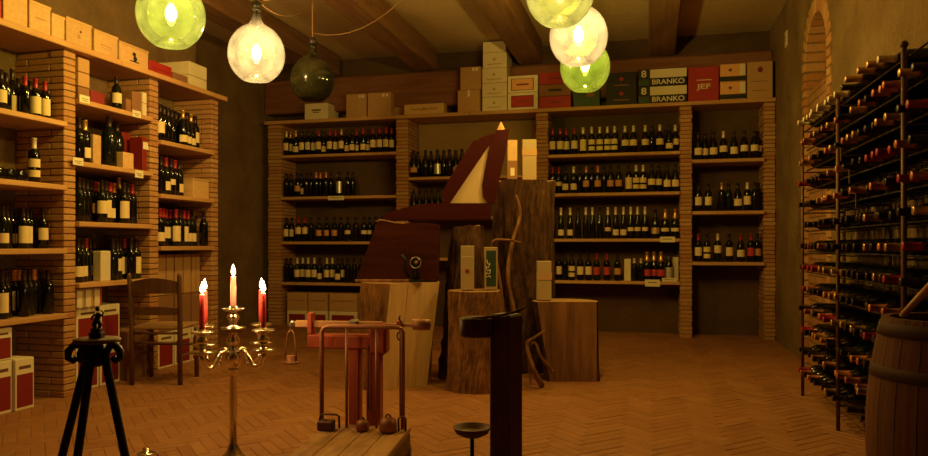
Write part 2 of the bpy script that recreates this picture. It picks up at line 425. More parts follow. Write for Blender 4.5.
def bmesh_of(kind, typ, sub):
    key = (kind, typ, sub)
    if key in _cache: return _cache[key]
    pr = PROF[typ]; mb = MB()
    if kind == 'glass':
        mb.lathe(pr, 14); me = mb.mesh('bottle_glass', M['glass_'+sub])
    elif kind == 'cap':
        a, b = CAPZ[typ]; zs = sorted({a, b-.001} | {z for r, z in pr if a < z < b})
        mb.lathe([(rad(pr, min(z, pr[-1][1]))+.0012 if i < len(zs)-1 else pr[-2][0]+.0012, z) for i, z in enumerate(zs)]+[(.008, b)], 12)
        me = mb.mesh('capsule', M['foil_'+sub])
    else:
        k = pr[2][1]/.185
        for a, b in LABZ[sub]:
            r = pr[1][0]+.0009
            mb.lathe([(r, a*k+.01), (r, min(b*k+.01, pr[2][1]))], 14, a0=-PI/2-1.25, a1=-PI/2+1.25)
        me = mb.mesh('paper_label', M[LABM.get(sub, 'lab_c')])
    _cache[key] = me; return me
def bottle(x, y, z, typ, lab, cap, label, group, rz=0, glass='k', name='wine_bottle', rot=None, cat='bottle'):
    o = thing(name, label, cat, (x, y, z), rz, group)
    if rot is not None: o.rotation_euler = rot
    link('glass_body', bmesh_of('glass', typ, glass), o)
    if lab != 'd': link('paper_label', bmesh_of('label', typ, lab), o)
    if cap != '-': link('capsule', bmesh_of('cap', typ, cap), o)
    return o
ORD = 'first second third fourth fifth sixth seventh eighth ninth tenth eleventh twelfth thirteenth fourteenth fifteenth sixteenth seventeenth eighteenth nineteenth twentieth'.split()
def ordn(i):
    if i < 20: return ORD[i]
    return 'twenty-'+ORD[i-20] if i < 29 else ('thirtieth' if i == 29 else 'thirty-'+ORD[i-30])
def row(spec, wall, bay, z, where, depth_in=.055, sc=1.):
    """bottles of one shelf, listed left to right as pixel column + label + capsule + type"""
    done = []; toks = re.findall(r'([\d.]+)([a-z])([a-z\-])([A-Z]?)', spec)
    for i, (px, lab, cap, typ) in enumerate(toks):
        typ = typ or 'B'; r = PROF[typ][1][0]+.001; px = float(px); lo, hi = bay
        ok = False
        for t in range(46):
            if wall == 'back':
                y = YF+depth_in+t*.006; x = min(max(x_at(px, y), lo+r+.008), hi-r-.004)
            else:
                x = XF-depth_in-t*.006; y = min(max(y_at(px, x), lo+r+.008), hi-r-.004)
            if all((x-a)**2+(y-b)**2 > (r+q)**2 for a, b, q in done): ok = True; break
        if not ok: continue
        done.append((x, y, r))
        nm = {'C': 'champagne_bottle'}.get(typ, 'wine_bottle')
        g = 'g' if random.random() < .3 else 'k'
        txt = 'dark bottle, %s, %s capsule, %s from left, %s' % (LABN[lab], CAPN.get(cap, 'dark'), ordn(i), where)
        rz = (0 if wall == 'back' else PI/2)+random.uniform(-.22, .22)
        if wall == 'left': rz = PI/2-.5+random.uniform(-.25, .25)
        o = bottle(x, y, z+.0005, typ, lab, cap, txt, 'bottles on the '+where, rz, g, nm)
        if sc != 1: o.scale = (sc, sc, sc)
    return done
A, B_, C_, D_ = (BB[k] for k in 'ABCD')
row("284.5cw 290.6cg 295.9lg 302ck 308ck 313.3ck 318.6cr 323.7lk 329.9cr 335.4cr 341.5cg 346.8lk 352.4lk 356.7lr 363.2lr 368.2lk 372.9cr 379.6cr 385.9cr 391.5cr", 'back', A, 2.11, "top shelf of leftmost back bay")
row("285.7dk 291.2dk 297.5ok 301.5lk 306.5dk 311dk 316.2do 320.5do 326do 331dk 339.3wk 347.8dk 352.8dk", 'back', A, 1.594, "second shelf of leftmost back bay")
row("285ck 291.8ck 298.4ur 305ur 311dk 318.8ok 326.9ok 334.5ok 341dk 347.7sk 356dk 364sk 369.6sk 375.5dk 382dk", 'back', A, 1.042, "third shelf of leftmost back bay")
row("285.5dk 290.7dk 297.3cw 302.8cw 308.2cw 314.4cw 319.6lk 326.9cw 332.4cw 337.8lk 342.2ck 347.7dk 354.3dk 361dk", 'back', A, .54, "lowest shelf of leftmost back bay")
row("411.8okC 418dkC 425.4dkC 431dkC 437.5wkC 443.8dkC 449.5dkC 455.7okC 462dkC 468dkC 474dkC", 'back', B_, 1.80, "top shelf of middle back bay")
row("413dkC 419.5dkC 426dkC 432dkC 438dkC 444.5dkC", 'back', B_, 1.33, "second shelf of middle back bay")
row("552.1cr 560.2cr 566.4cr 574.5cr 583.1bw 591.7tw 599.8tw 607.4tw 614.6tw 625.1uwU 633.5uwU 645.3uwU 652dkU 659.9uwU 669.3lkU 677uwU", 'back', C_, 2.013, "top shelf of third back bay")
row("552.1sr 558.9sr 565.6lk 573.7lw 580dk 586.3oo 592dk 597.9oo 604dk 610.6ok 618.7ok 628.9bk 636.2tw 643.2tw 651.8ukU 658.5ukU 667.2ckU 675.5ckU", 'back', C_, 1.578, "second shelf of third back bay")
row("553dkT 561lwT 570.2lwT 578dkT 585.8dwT 592.5dwT 600dkT 607.9swT 615.7lwT 623.5lwT 630.8swT 637.5swT 645swT 655.3gkC 665.3sgC 676sgC", 'back', C_, 1.07, "third shelf of third back bay")
row("553dk 558.9ck 565dk 571.8tk 580.4ck 588.5ck 596.6rr 606.8rr 617.6ok 634.3dwS 641dwS 647rgC 654rgC 661rgC 669wkC", 'back', C_, .604, "lowest shelf of third back bay")
row("698.4ckU 704.9ckU 713.5ckU 723.5uwU 734ckU 744.2ukU 754.4ukU 762ukU", 'back', D_, 1.91, "top shelf of rightmost back bay", .03)
row("698.4ck 708.4ck 721.8dg 728.6dk 738ckU 747.4cw 755dk 761dk", 'back', D_, 1.36, "second shelf of rightmost back bay", .03)
row("698.4cr 707tk 717.8uw 729.4ck 740.7crU 751rr 757.4ok 762ckU", 'back', D_, .82, "lowest shelf of rightmost back bay", .03)
L1, L2, L3 = LB[1], LB[2], LB[3]
row("1ck 6dk 12bkT 18dk 25dr 30dk 35.5br 41dr 45br 49.5dk 53.5cr", 'left', L1, 1.805, "top shelf of nearest left bay", .10, .86)
row("34tw", 'left', L1, 1.39, "second shelf of nearest left bay", .06, .95)
row("3lk 7dk 11lk 15dk 19bk 23bk 27bk 31dk 35bk 39dr 43ck 47dk 51dr 55lr", 'left', L1, .977, "third shelf of nearest left bay", .12, .86)
row("2bk 6dk 9bk 14do 19do 24dk 29dk 34do 39dk 43bk 48dk 51bk 56ck", 'left', L1, .555, "lowest shelf of nearest left bay", .06, .95)
row("79dk 85lg", 'left', L2, 1.56, "second shelf of middle left bay", .05)
row("79dk 83dk 87dk 91ok 95dr 98do 102ck 106bk 110lr 114do 119bgT 124bk 128dk 132dr 137dk 141dk 146bkT", 'left', L2, 1.157, "third shelf of middle left bay", .05)
row("78lk 82lk 86dr 90lk 94lk 113dk 117ck 120bk 124lr 128ck 131dk 136bk 140ck", 'left', L2, .745, "lowest shelf of middle left bay", .05)
row("160ck 164dk 168dk 172dkU 176dk 180dk 183lgU 187lkU 191lgU 195ck 199ckU 203dk 207ckU", 'left', L3, 1.82, "top shelf of farthest left bay", .05)
row("161dk 166lr 171sk 175dr 179lk", 'left', L3, 1.40, "second shelf of farthest left bay", .05)
row("160lr 163cr 166cr 170br 173ck 176br 180dk 184br 188lr 192lk 196dw 200lw 205dk", 'left', L3, .99, "lowest shelf of farthest left bay", .05)
# bottles lying on the nearest left bay's second shelf, ends to the room
for i, px in enumerate((-9, 2, 13, 24)):
    x = XF-.03; y = y_at(px, x)
    bottle(x, y, 1.39+.038, 'B', 'd', 'k', 'dark bottle lying on its side, %s from left, on the nearest left bay second shelf' % ordn(i), 'bottles lying on the left shelf', 0, 'k', 'wine_bottle', (0, -PI/2, 0))
bottle(y_at and x_at(0, 1) and XF-.17, y_at(117, XF-.17), 1.5605, 'M', 'd', 'k', 'large dark green magnum bottle behind boxes, second shelf of middle left bay', None, 0, 'g')
bottle(XF-.07, y_at(109, XF-.07), 1.5605, 'M', 'd', 'k', 'large dark magnum bottle right of the tall wooden box, middle left bay', None, 0, 'g')
bottle(XF-.06, y_at(116.5, XF-.06), 1.9785, 'S', 'c', 'k', 'small green bottle with pale label between boxes, top shelf of middle left bay', None, PI/2-.5, 'g')

# ================================================================== boxes
def text_mesh(s, size):
    cu = bpy.data.curves.new('t', 'FONT'); cu.body = s; cu.size = size; cu.extrude = .0008; cu.offset = .022; cu.align_x = 'CENTER'; cu.align_y = 'CENTER'
    o = bpy.data.objects.new('t', cu); C.objects.link(o)
    dg = bpy.context.evaluated_depsgraph_get(); me = bpy.data.meshes.new_from_object(o.evaluated_get(dg))
    bpy.data.objects.remove(o); return me
class Carton:
    """a carton standing with its front centre-bottom at loc; front faces local -y"""
    def __init__(s, name, label, cat, loc, w, d, h, mat, rz=0, group=None, flaps=True, crate=False):
        s.o = thing(name, label, cat, loc, rz, group); s.w, s.d, s.h = w, d, h
        mb = MB(); g = .0025
        mb.box(-w/2+g, w/2-g, 0, d, 0, h, c=.003)
        s.b = mb.build('box_body', mat, s.o)
        if crate:      # lid board and end battens
            mb = MB(); mb.box(-w/2+g-.003, w/2-g+.003, -.004, d+.004, h-.016, h+.002, c=.002); mb.build('lid', mat, s.o)
        elif flaps:
            mb = MB(); mb.box(-w/2+.006, w/2-.006, .006, d-.006, h, h+.002); mb.box(-w/2+.006, w/2-.006, d/2-.02, d/2+.02, h+.0018, h+.0028)
            mb.build('flap', mat, s.o)
    def panel(s, x0, x1, z0, z1, mat, name='printed_panel', t=.0015):     # fractions of the front
        mb = MB(); mb.box(-s.w/2+x0*s.w, -s.w/2+x1*s.w, -t, .001, z0*s.h, z1*s.h); mb.build(name, mat, s.o); return s
    def text(s, txt, cx, cz, hfrac, mat, wfrac=None):
        me = text_mesh(txt, 1.0)
        xs = [v.co.x for v in me.vertices]; ys = [v.co.y for v in me.vertices]
        sh = hfrac*s.h/(max(ys)-min(ys)); sw = sh if wfrac is None else wfrac*s.w/(max(xs)-min(xs))
        me.materials.clear(); me.materials.append(mat)
        mx, my = (max(xs)+min(xs))/2, (max(ys)+min(ys))/2
        for v in me.vertices: v.co = Vector(((v.co.x-mx)*sw, (v.co.y-my)*sh, v.co.z))
        link('lettering', me, s.o, T(-s.w/2+cx*s.w, -.0025, cz*s.h) @ RX(PI/2)); return s
    def mark(s, cx, cz, r, mat, name='emblem', n=9):
        mb = MB(); rnd = random.Random(int(cx*97+r*1000))
        poly = [(r*(.65+.35*rnd.random())*math.cos(2*PI*i/n), r*(.65+.35*rnd.random())*math.sin(2*PI*i/n)) for i in range(n)]
        mb.prism(poly, 0, .0015, T(-s.w/2+cx*s.w, -.0005, cz*s.h) @ RX(PI/2)); mb.build(name, mat, s.o); return s
def left_box(name, label, cat, p0, p1, z, h, mat, x=-3.73, d=.30, gap=.0, **kw):
    a, b = y_at(p0, x), y_at(p1, x)
    if z < 2.2:
        for lo, hi in LB.values():
            if lo-.06 < (a+b)/2 < hi+.06: a, b = max(a, lo+.008), min(b, hi-.008)
    return Carton(name, label, cat, (x, (a+b)/2, z), b-a-gap, d, h, mat, PI/2, **kw)
def back_box(name, label, cat, p0, p1, z, h, mat, y=YF-.036, d=.32, **kw):
    a, b = x_at(p0, y), x_at(p1, y)
    if z < 2.4:
        for lo, hi in BB.values():
            if lo-.06 < (a+b)/2 < hi+.06: a, b = max(a, lo+.008), min(b, hi-.008)
    return Carton(name, label, cat, ((a+b)/2, y, z), b-a, d, h, mat, 0, **kw)
ZT = 2.3255
Lg = 'wooden crates on the left top board'
left_box('carton', 'red carton at the far left end of the left top board', 'box', -14, 2, ZT, .16, M['redcard'])
left_box('wine_crate', 'tall pale wooden crate next to the red carton, cut by the photo top', 'crate', 3, 28, ZT, .24, M['crate'], group=Lg, crate=True)
left_box('wine_crate', 'pale wooden crate, second from left on the left top board', 'crate', 29, 51, ZT, .20, M['crate'], group=Lg, crate=True).panel(.3, .75, .5, .54, M['brand'], 'printed_line')
left_box('wine_crate', 'low pale wooden crate just above the nearest brick pier', 'crate', 51.5, 65, ZT, .17, M['crate'], group=Lg, crate=True)
left_box('wine_crate', 'pale wooden crate with a small brown round mark above the pier', 'crate', 66, 92, ZT, .185, M['crate'], group=Lg, crate=True).mark(.55, .62, .012, M['brownprint'], n=6).mark(.5, .42, .018, M['brand'], n=7)
left_box('wine_crate', 'pale wooden crate with faint printed lines, middle of the left top board', 'crate', 94, 118, ZT, .175, M['crate'], group=Lg, crate=True).panel(.25, .75, .45, .49, M['brand'], 'printed_line').panel(.3, .7, .35, .38, M['brand'], 'printed_line')
left_box('wine_crate', 'pale wooden crate with a black animal emblem on its front', 'crate', 119, 148.5, ZT, .16, M['crate'], group=Lg, crate=True).mark(.5, .62, .022, M['black'], n=7).mark(.53, .42, .026, M['black'], n=8).panel(.36, .66, .25, .3, M['black'], 'printed_line')
left_box('carton', 'flat bright red box between the emblem crate and white boxes', 'box', 149.5, 172, ZT, .105, M['redcard']).panel(.06, .94, .46, .52, M['deep_and_shaded_red'], 'printed_line')
left_box('carton', 'dark low box lying before the white carton on the left top board', 'box', 173, 188, ZT, .075, M['carddark'], d=.14)
left_box('carton', 'off-white carton behind the dark low box on the left top board', 'box', 160, 171.5, ZT, .17, M['offwhite'], x=-3.885, d=.19)
left_box('carton', 'lower of two stacked off-white cartons at far end of left top board', 'box', 189, 207, ZT, .10, M['offwhite'])
left_box('carton', 'upper of two stacked off-white cartons at far end of left top board', 'box', 189, 207, ZT+.1045, .11, M['offwhite'])
z = 1.9785
for k, (lb, mt) in enumerate((('bottom brown box of the three box stack on the middle left bay top shelf', 'carddark'), ('middle tan box of the three box stack on the middle left bay top shelf', 'card'), ('topmost tan box of the three box stack on the middle left bay top shelf', 'card'))):
    left_box('carton', lb, 'box', 78, 90, z+k*.0985, .093, M[mt], d=.2)
left_box('carton', 'dull red low box right of the three box stack, middle left bay', 'box', 90.5, 105, z, .09, M['deep_and_shaded_red'], d=.2)
left_box('carton', 'short brown box left of the taller brown box, middle left bay top shelf', 'box', 126, 131.5, z, .10, M['carddark'], d=.2)
left_box('carton', 'taller brown box on the middle left bay top shelf', 'box', 132, 141.5, z, .17, M['carddark'], d=.2)
left_box('carton', 'lower of two small pale boxes at right end, middle left bay top shelf', 'box', 142.5, 149.3, z, .10, M['offwhite'], d=.2)
left_box('carton', 'upper of two small pale boxes at right end, middle left bay top shelf', 'box', 142.5, 149.3, z+.1045, .08, M['offwhite'], d=.2)
z = 1.5605
left_box('wooden_bottle_box', 'tall tan wooden bottle box on the middle left bay second shelf', 'box', 93, 101.5, z, .21, M['crate'], d=.11, x=-3.75)
left_box('wooden_bottle_box', 'small tan wooden box before the large dark bottle, middle left bay', 'box', 123, 134, z, .115, M['crate'], d=.12, x=-3.70)
left_box('carton', 'dark red upright box at back of the middle left bay second shelf', 'box', 122, 141, z, .30, M['deep_and_shaded_red'], d=.12, x=-3.88)
left_box('carton', 'dark red narrow upright box at right of middle left bay second shelf', 'box', 142.5, 149.3, z, .26, M['deep_and_shaded_red'], d=.12)
left_box('carton', 'tall cream box among bottles, lowest shelf of middle left bay', 'box', 100.5, 111, .7455, .21, M['offwhite'], d=.065, x=-3.735)
left_box('wine_crate', 'brown wooden crate beside bottles, second shelf of farthest left bay', 'crate', 193, 209.5, 1.4005, .165, M['crate'], d=.28, crate=True)
# cartons at floor level, left wall
def white_red(c):
    return c.panel(.09, .91, .06, .70, M['deep_and_shaded_red'], 'red_panel').panel(.20, .80, .80, .86, M['brownprint'], 'printed_line')  # front red darkened to paint in the shade low under the shelves
white_red(left_box('carton', 'white carton with red front on the floor, leftmost in the photo', 'box', -10, 12.5, 0, .31, M['white'], x=-3.70))
white_red(left_box('carton', 'white carton with red front stacked on the leftmost floor carton', 'box', -10, 12.5, .315, .19, M['white'], x=-3.71))
white_red(left_box('carton', 'white carton with red front on the floor beside the near brick pier', 'box', 15, 34.5, 0, .31, M['white'], x=-3.68))
for nm, p0, p1 in (('left', 76, 99), ('right', 100, 120)):
    white_red(left_box('carton', 'lower %s white and red carton on the floor behind the iron tripod' % nm, 'box', p0, p1, 0, .315, M['white'], x=-3.77))
    white_red(left_box('carton', 'upper %s white and red carton stacked behind the bronze figurine' % nm, 'box', p0, p1, .32, .25, M['white'], x=-3.77))
for i in range(3):
    left_box('carton', ('%s of three slim pale boxes under the middle left bay lowest shelf' % ('left', 'middle', 'right')[i]), 'box', 77+i*8.7, 85+i*8.7, .5735, .125, M['offwhite'], d=.25).panel(.68, .9, .05, .95, M['redcard'] if i == 2 else M['card'], 'stripe')
left_box('carton', 'plain brown carton on the floor behind the wooden chair', 'box', 127, 147, 0, .36, M['carddark'])
for i, (p0, p1) in enumerate(((158, 174), (175, 191), (192, 209))):
    nm = ('left', 'middle', 'right')[i]
    c = left_box('carton', 'bottom %s carton with red front under the farthest left bay' % nm, 'box', p0, p1, 0, .29, M['offwhite'], x=-3.82, d=.25); white_red(c)
    left_box('carton', 'middle row %s brown carton under the farthest left bay' % nm, 'box', p0, p1, .296, .29, M['carddark'], x=-3.82, d=.25)
    left_box('carton', 'top row %s tan carton under the farthest left bay lowest shelf' % nm, 'box', p0, p1, .592, .33, M['card'], x=-3.82, d=.25).panel(.47, .53, 0, 1, M['carddark'], 'tape')
# boxes on top of the back shelving
z = 2.5355
back_box('carton', 'whitish carton below the dark unlit demijohn on the back top board', 'box', 304.5, 328, z, .19, M['offwhite']).panel(.3, .7, .52, .62, M['brownprint'], 'printed_line').panel(.36, .64, .4, .46, M['brownprint'], 'printed_line')
for i, (p0, p1, h) in enumerate(((346, 366.5, .29), (367.5, 391, .29), (392, 415, .27), (416, 439, .28))):
    c = back_box('carton', '%s of four brown cardboard cartons left of the white stack' % ORD[i], 'box', p0, p1, z, h, M['card'], y=YF+.02 if i < 2 else YF+.16, d=.12 if i < 2 else .2, group='brown cartons on the back top board')
    for q in (.62, .78):
        c.panel(q, q+.1, .83, .95, M['white'], 'printed_symbol')
back_box('wine_crate', 'long low pale wooden crate with brown handwriting before brown cartons', 'crate', 404, 444, z, .115, M['cratex'], d=.14, crate=True).mark(.5, .5, .012, M['brownprint'])
o = [x for x in C.objects if x.name.startswith('wine_crate')][-1]
mb = MB(); mb.tube([(-.16+.32*t/40, -.004, .058+.012*math.sin(t*1.9)+.008*math.sin(t*.7)) for t in range(41)], .0022, 5); mb.build('lettering', M['brownprint'], o)
back_box('carton', 'lower brown cardboard carton left of the tall white stack', 'box', 457.5, 480, z, .25, M['card']).panel(.45, .55, .7, 1, M['offwhite'], 'tape')
c = back_box('carton', 'upper brown cardboard carton left of the tall white stack', 'box', 460, 481, z+.2545, .26, M['card'])
for q in (.58, .74): c.panel(q, q+.12, .82, .96, M['white'], 'printed_symbol')
hs = [.155, .155, .165, .175, .12]; zz = z
for i, h in enumerate(hs):
    c = back_box('carton', '%s of five white cartons in the tall stack on back shelving' % ('lowest', 'second lowest', 'middle', 'second highest', 'topmost')[i], 'box', 482+(.7 if i > 2 else 0), 507-(1 if i > 3 else 0), zz, h, M['offwhite'], group='tall stack of white cartons')
    if i < 4: c.mark(.48, .55, .018, M['brand'], n=6).panel(.2, .75, .22, .27, M['brand'], 'printed_line')
    zz += h+.0045
for i, nm in enumerate(('lower', 'upper')):
    c = back_box('carton', '%s white carton with red square front, right of tall white stack' % nm, 'box', 507.5, 538, z+i*.1925, .187, M['white'])
    c.panel(.12, .86, .12, .84, M['black'], 'border').panel(.145, .835, .15, .81, M['redcard'] if i == 0 else M['orange'], 'red_panel', .0025).panel(.3, .7, .42, .52, M['deep_and_shaded_red'], 'printed_line', .0035)
for i, (nm, mt) in enumerate((('lowest red', 'redcard'), ('middle dark', 'carddark'), ('topmost red', 'redcard'))):
    back_box('carton', '%s carton of the three stacked beside the green lit demijohn' % nm, 'box', 539, 571, z+i*.1335, .128, M[mt]).panel(.3, .7, .4, .6, M['deep_and_shaded_red' if i != 1 else 'black'], 'printed_panel')
back_box('carton', 'dark green carton with reddish print under the green lit demijohn', 'box', 573, 600, z, .19, M['greenbox']).panel(.5, .8, .55, .8, M['carddark'])
c = back_box('carton', 'tall black carton with small red marks, left of the lettered boxes', 'box', 606, 637, z, .35, M['black'])
for q in (.22, .68): c.mark(.5, q+.12, .026, M['redcard']); c.panel(.25, .75, q-.09, q-.055, M['carddark'], 'printed_line', .002)
for i, nm in enumerate(('lower', 'upper')):
    c = back_box('carton', '%s white and black carton lettered BRANKO with a figure eight' % nm, 'box', 638, 687, z+i*.1865, .182, M['black'])
    c.panel(.25, .995, .46, .97, M['white']).panel(.01, .23, .02, .40, M['greenbox'])
    c.text('8', .12, .73, .42, M['white'], .11).text('BRANKO', .62, .22, .30, M['white'], .66)
back_box('carton', 'red carton with pale three letter print beside the BRANKO boxes', 'box', 688, 719, z, .36, M['redcard']).text('JEF', .5, .40, .2, M['offwhite'], .46).panel(.28, .76, .60, .625, M['offwhite'], 'printed_line')
for i, nm in enumerate(('lower', 'upper')):
    c = back_box('carton', '%s orange carton with black band, right of the red lettered carton' % nm, 'box', 720, 746, z+i*.1885, .184, M['orange'])
    c.panel(.0, 1., .02, .30, M['black'], 'band').panel(.76, .97, .36, .97, M['white']).mark(.4, .66, .02, M['brownprint'])
c = back_box('carton', 'large brown carton with dark red round emblem, rightmost on back shelving', 'box', 747, 773, z, .38, M['card'])
c.mark(.52, .78, .035, M['deep_and_shaded_red'], n=16); c.panel(.15, .85, .45, .47, M['carddark'], 'printed_line'); c.panel(.2, .8, .2, .22, M['carddark'], 'printed_line')
# cartons on the shelves and floor of the back unit
back_box('carton', 'grey upright box left of small bottles, lowest shelf of third back bay', 'box', 624, 631, .6045, .24, M['offwhite'], y=YF+.04, d=.1)
back_box('carton', 'grey upright box at right end, lowest shelf of third back bay', 'box', 672.5, 679, .6045, .26, M['offwhite'], y=YF+.14, d=.1)
for nm, p0, p1 in (('left', 287, 307), ('middle', 308, 327.5), ('right', 329, 357)):
    c = back_box('carton', '%s tan carton under the leftmost back bay' % nm, 'box', p0, p1, .193, .215, M['card'], y=YF+.03)
    c.panel(.1, .9, .55, .6, M['carddark'], 'printed_line')
    c = back_box('carton', '%s white and red carton on floor under the leftmost back bay' % nm, 'box', p0, p1, 0, .188, M['offwhite'], y=YF+.03)
    c.panel(.1, .9, .1, .78, M['deep_and_shaded_red'], 'red_panel')  # floor-level shade put into this red as well
# price cards hanging on board edges
def card_left(px, py, z, h=.045, w=None, label=''):
    x = XF+.032; y = y_at(px, x)
    o = MB().box(0, .002, -.045, .045, 0, h).build('price_card', M['white']); o.location = (x, y, z)
    tag(o, label, 'price card'); mb = MB(); mb.box(.002, .0026, -.03, .03, h*.5, h*.58); mb.box(.002, .0026, -.02, .025, h*.25, h*.33); mb.build('printed_line', M['brownprint'], o)
card_left(84.5, 0, 1.955, .05, label='white price card at left end of the middle left bay top shelf')
card_left(136.5, 0, 1.945, .05, label='white price card at right end of the middle left bay top shelf')
card_left(78, 0, 1.53, .05, label='white price card at left end of the middle left bay second shelf')
card_left(139, 0, 1.50, .055, label='white price card at right end of the middle left bay second shelf')
x = -3.675; o = MB().box(0, .002, -.03, .03, 0, .055).build('price_card', M['white']); o.location = (x, y_at(139.5, x), 1.80)
tag(o, 'white card stuck on the dark red narrow upright box', 'price card'); o.location = (-3.7285, y_at(145.5, -3.73), 1.73)
def card_back(p0, p1, z, h, y, label):
    a, b = x_at(p0, y), x_at(p1, y)
    o = MB().box(-(b-a)/2, (b-a)/2, 0, .002, 0, h).build('price_card', M['white']); o.location = ((a+b)/2, y, z); tag(o, label, 'price card')
    mb = MB(); mb.box(-(b-a)*.3, (b-a)*.3, -.0006, 0, h*.5, h*.62); mb.build('printed_line', M['brownprint'], o)
card_back(328, 344, 1.545, .05, YF-.0172, 'white price card on the leftmost back bay second shelf edge')
card_back(660, 675, 1.03, .06, YF-.0172, 'white price card on the third back bay third shelf edge')
card_back(645, 660, .55, .075, YF-.0172, 'white price card on the third back bay lowest shelf edge')
card_back(662, 677, .6045, .04, YF-.012, 'white price card standing on the third back bay lowest shelf')
# ================================================================== demijohn lamps
def demijohn(x, y, zc, r, glass, label, lit, energy, ztop, group):
    o = thing('demijohn_lamp', label, 'lamp', (x, y, zc), 0, group)
    k = r/.19
    pts = []
    for i in range(15):                     # body from the flat foot to the shoulder
        a = -1.08+(1.08+1.12)*i/14
        pts.append((.19*math.cos(a), .20*math.sin(a) if a < 0 else .205*math.sin(a)))
    pts = [(.001, -.125), (.03, -.132), (.062, -.158), (.075, -.168)]+pts
    pts += [(.052, .205), (.036, .232), (.031, .262), (.031, .292), (.037, .296), (.037, .306), (.030, .306)]
    mb = MB(); mb.lathe([(a*k, b*k) for a, b in pts], 36, cap=(True, False)); mb.build('glass_vessel', glass, o)
    mb = MB(); mb.lathe([(.034*k, .30*k), (.034*k, .345*k), (.022*k, .36*k), (.008, .362*k)], 16); mb.build('cap', M['bakelite'], o)
    mb = MB(); mb.cyl((0, 0, .36*k), (0, 0, ztop-zc), .005, n=6); mb.build('cord', M['cord'], o)
    mb = MB(); mb.cyl((0, 0, .30*k), (0, 0, .115*k), .006, n=6); mb.lathe([(.016, .06*k), (.017, .10*k), (.014, .115*k)], 12); s = mb.build('socket', M['bakelite'], o)
    if lit:
        mb = MB(); mb.lathe([(.0005, -.035), (.016, -.03), (.028, -.012), (.032, .008), (.027, .032), (.016, .052), (.014, .064)], 14); mb.build('bulb', M['bulb'], o)
        li = bpy.data.lights.new('bulb_light', 'POINT'); li.energy = energy; li.color = LIGHTCOL; li.shadow_soft_size = .028
        q = link('bulb_light', li, o); q.location = (0, 0, .01)
    else:
        mb = MB(); mb.lathe([(.0005, -.035), (.016, -.03), (.028, -.012), (.032, .008), (.027, .032), (.016, .052), (.014, .064)], 14); mb.build('bulb', M['offwhite'], o)
    return o
G1, G2 = 'demijohn lamps in the left row', 'demijohn lamps in the right row'
E = 1.0*LAMP
demijohn(-2.67, 3.61, 2.325, .190, M['dj_green2'], 'lit greenish glass demijohn lamp above the left shelving, nearest of the left row', 1, E, ZC-.25, G1)
demijohn(-2.585, 4.40, 2.295, .190, M['dj_clear'], 'lit dusty clear glass demijohn lamp in front of the dark passage', 1, E, ZC-.25, G1)
demijohn(-2.53, 5.13, 2.28, .172, M['dj_dark'], 'unlit dark green glass demijohn lamp hanging behind the clear lit one', 0, 0, ZC-.25, G1)
demijohn(-.48, 4.0, 2.40, .190, M['dj_pale'], 'lit pale green glass demijohn lamp cut by the photo top, right row', 1, E, ZC, G2)
demijohn(-.45, 4.77, 2.365, .190, M['dj_clear'], 'lit clear glass demijohn lamp between two green ones, right row', 1, E, ZC, G2)
demijohn(-.475, 5.56, 2.355, .190, M['dj_green'], 'lit bright green glass demijohn lamp farthest in the right row', 1, E*.8, ZC, G2)
def cable(pts, label, sag=0):
    out = []
    P = [Vector(p) for p in pts]
    for a, b in zip(P, P[1:]):
        for t in range(10):
            f = t/10; v = a.lerp(b, f); v.z -= sag*4*f*(1-f); out.append(v)
    out.append(P[-1])
    o = MB().tube(out, .0032, 6).build('lamp_cable', M['cord']); tag(o, label, 'cable'); return o
cable([(-2.575, 4.43, 2.655), (-2.525, 5.09, 2.85)], 'thin brown cable from the clear left lamp to the cord of the dark demijohn', .09)
cable([(-2.515, 5.13, 2.64), (-1.47, 5.05, 3.13)], 'thin brown cable drooping from the dark demijohn up to the middle beam', .20)
cable([(-2.575, 4.44, 2.67), (-1.47, 4.6, 3.17)], 'thin brown cable swagged from the clear left lamp to the middle beam', .10)
cable([(-1.20, 5.2, 3.14), (-.45, 4.79, 2.71)], 'thin brown cable swagged from the middle beam to the right clear lamp', .22)

# ================================================================== candelabra
def LR(l, D, z=0): return Vector((l*CT-D*ST, l*ST+D*CT, z))      # place seen at lateral l and depth D
cx, cy = at(233.3, 3.2)
CA = thing('candelabra', 'pale brass five-armed candelabra on the tile floor holding five candles', 'candelabra', (cx, cy, 0), TH+.307)
mb = MB(); mb.lathe([(.095, 0), (.098, .012), (.082, .035), (.052, .060), (.034, .085), (.024, .105), (.018, .125), (.0155, .20), (.0175, .30), (.0145, .42), (.017, .44), (.024, .452), (.015, .466)], 24); mb.build('stem', M['brass'], CA)
mb = MB(); mb.lathe([(.012, .44), (.03, .47), (.040, .50), (.034, .53), (.02, .545), (.026, .565), (.030, .58), (.018, .60), (.016, .612)], 20); mb.build('hub', M['brass'], CA)
def cup(mb, x, y, z):       # z = candle foot
    Mx = T(x, y, z)
    mb.lathe([(.010, -.092), (.052, -.089), (.055, -.083), (.020, -.078), (.014, -.068), (.020, -.052), (.027, -.042), (.027, -.034), (.017, -.022), (.014, -.014), (.045, -.004), (.050, .001), (.048, .003), (.016, .0), (.016, .012), (.013, .012)], 18, Mx)
mb = MB(); cup(mb, 0, 0, .718); mb.build('candle_cup', M['brass'], CA)
cups = [(0, 0, .718)]
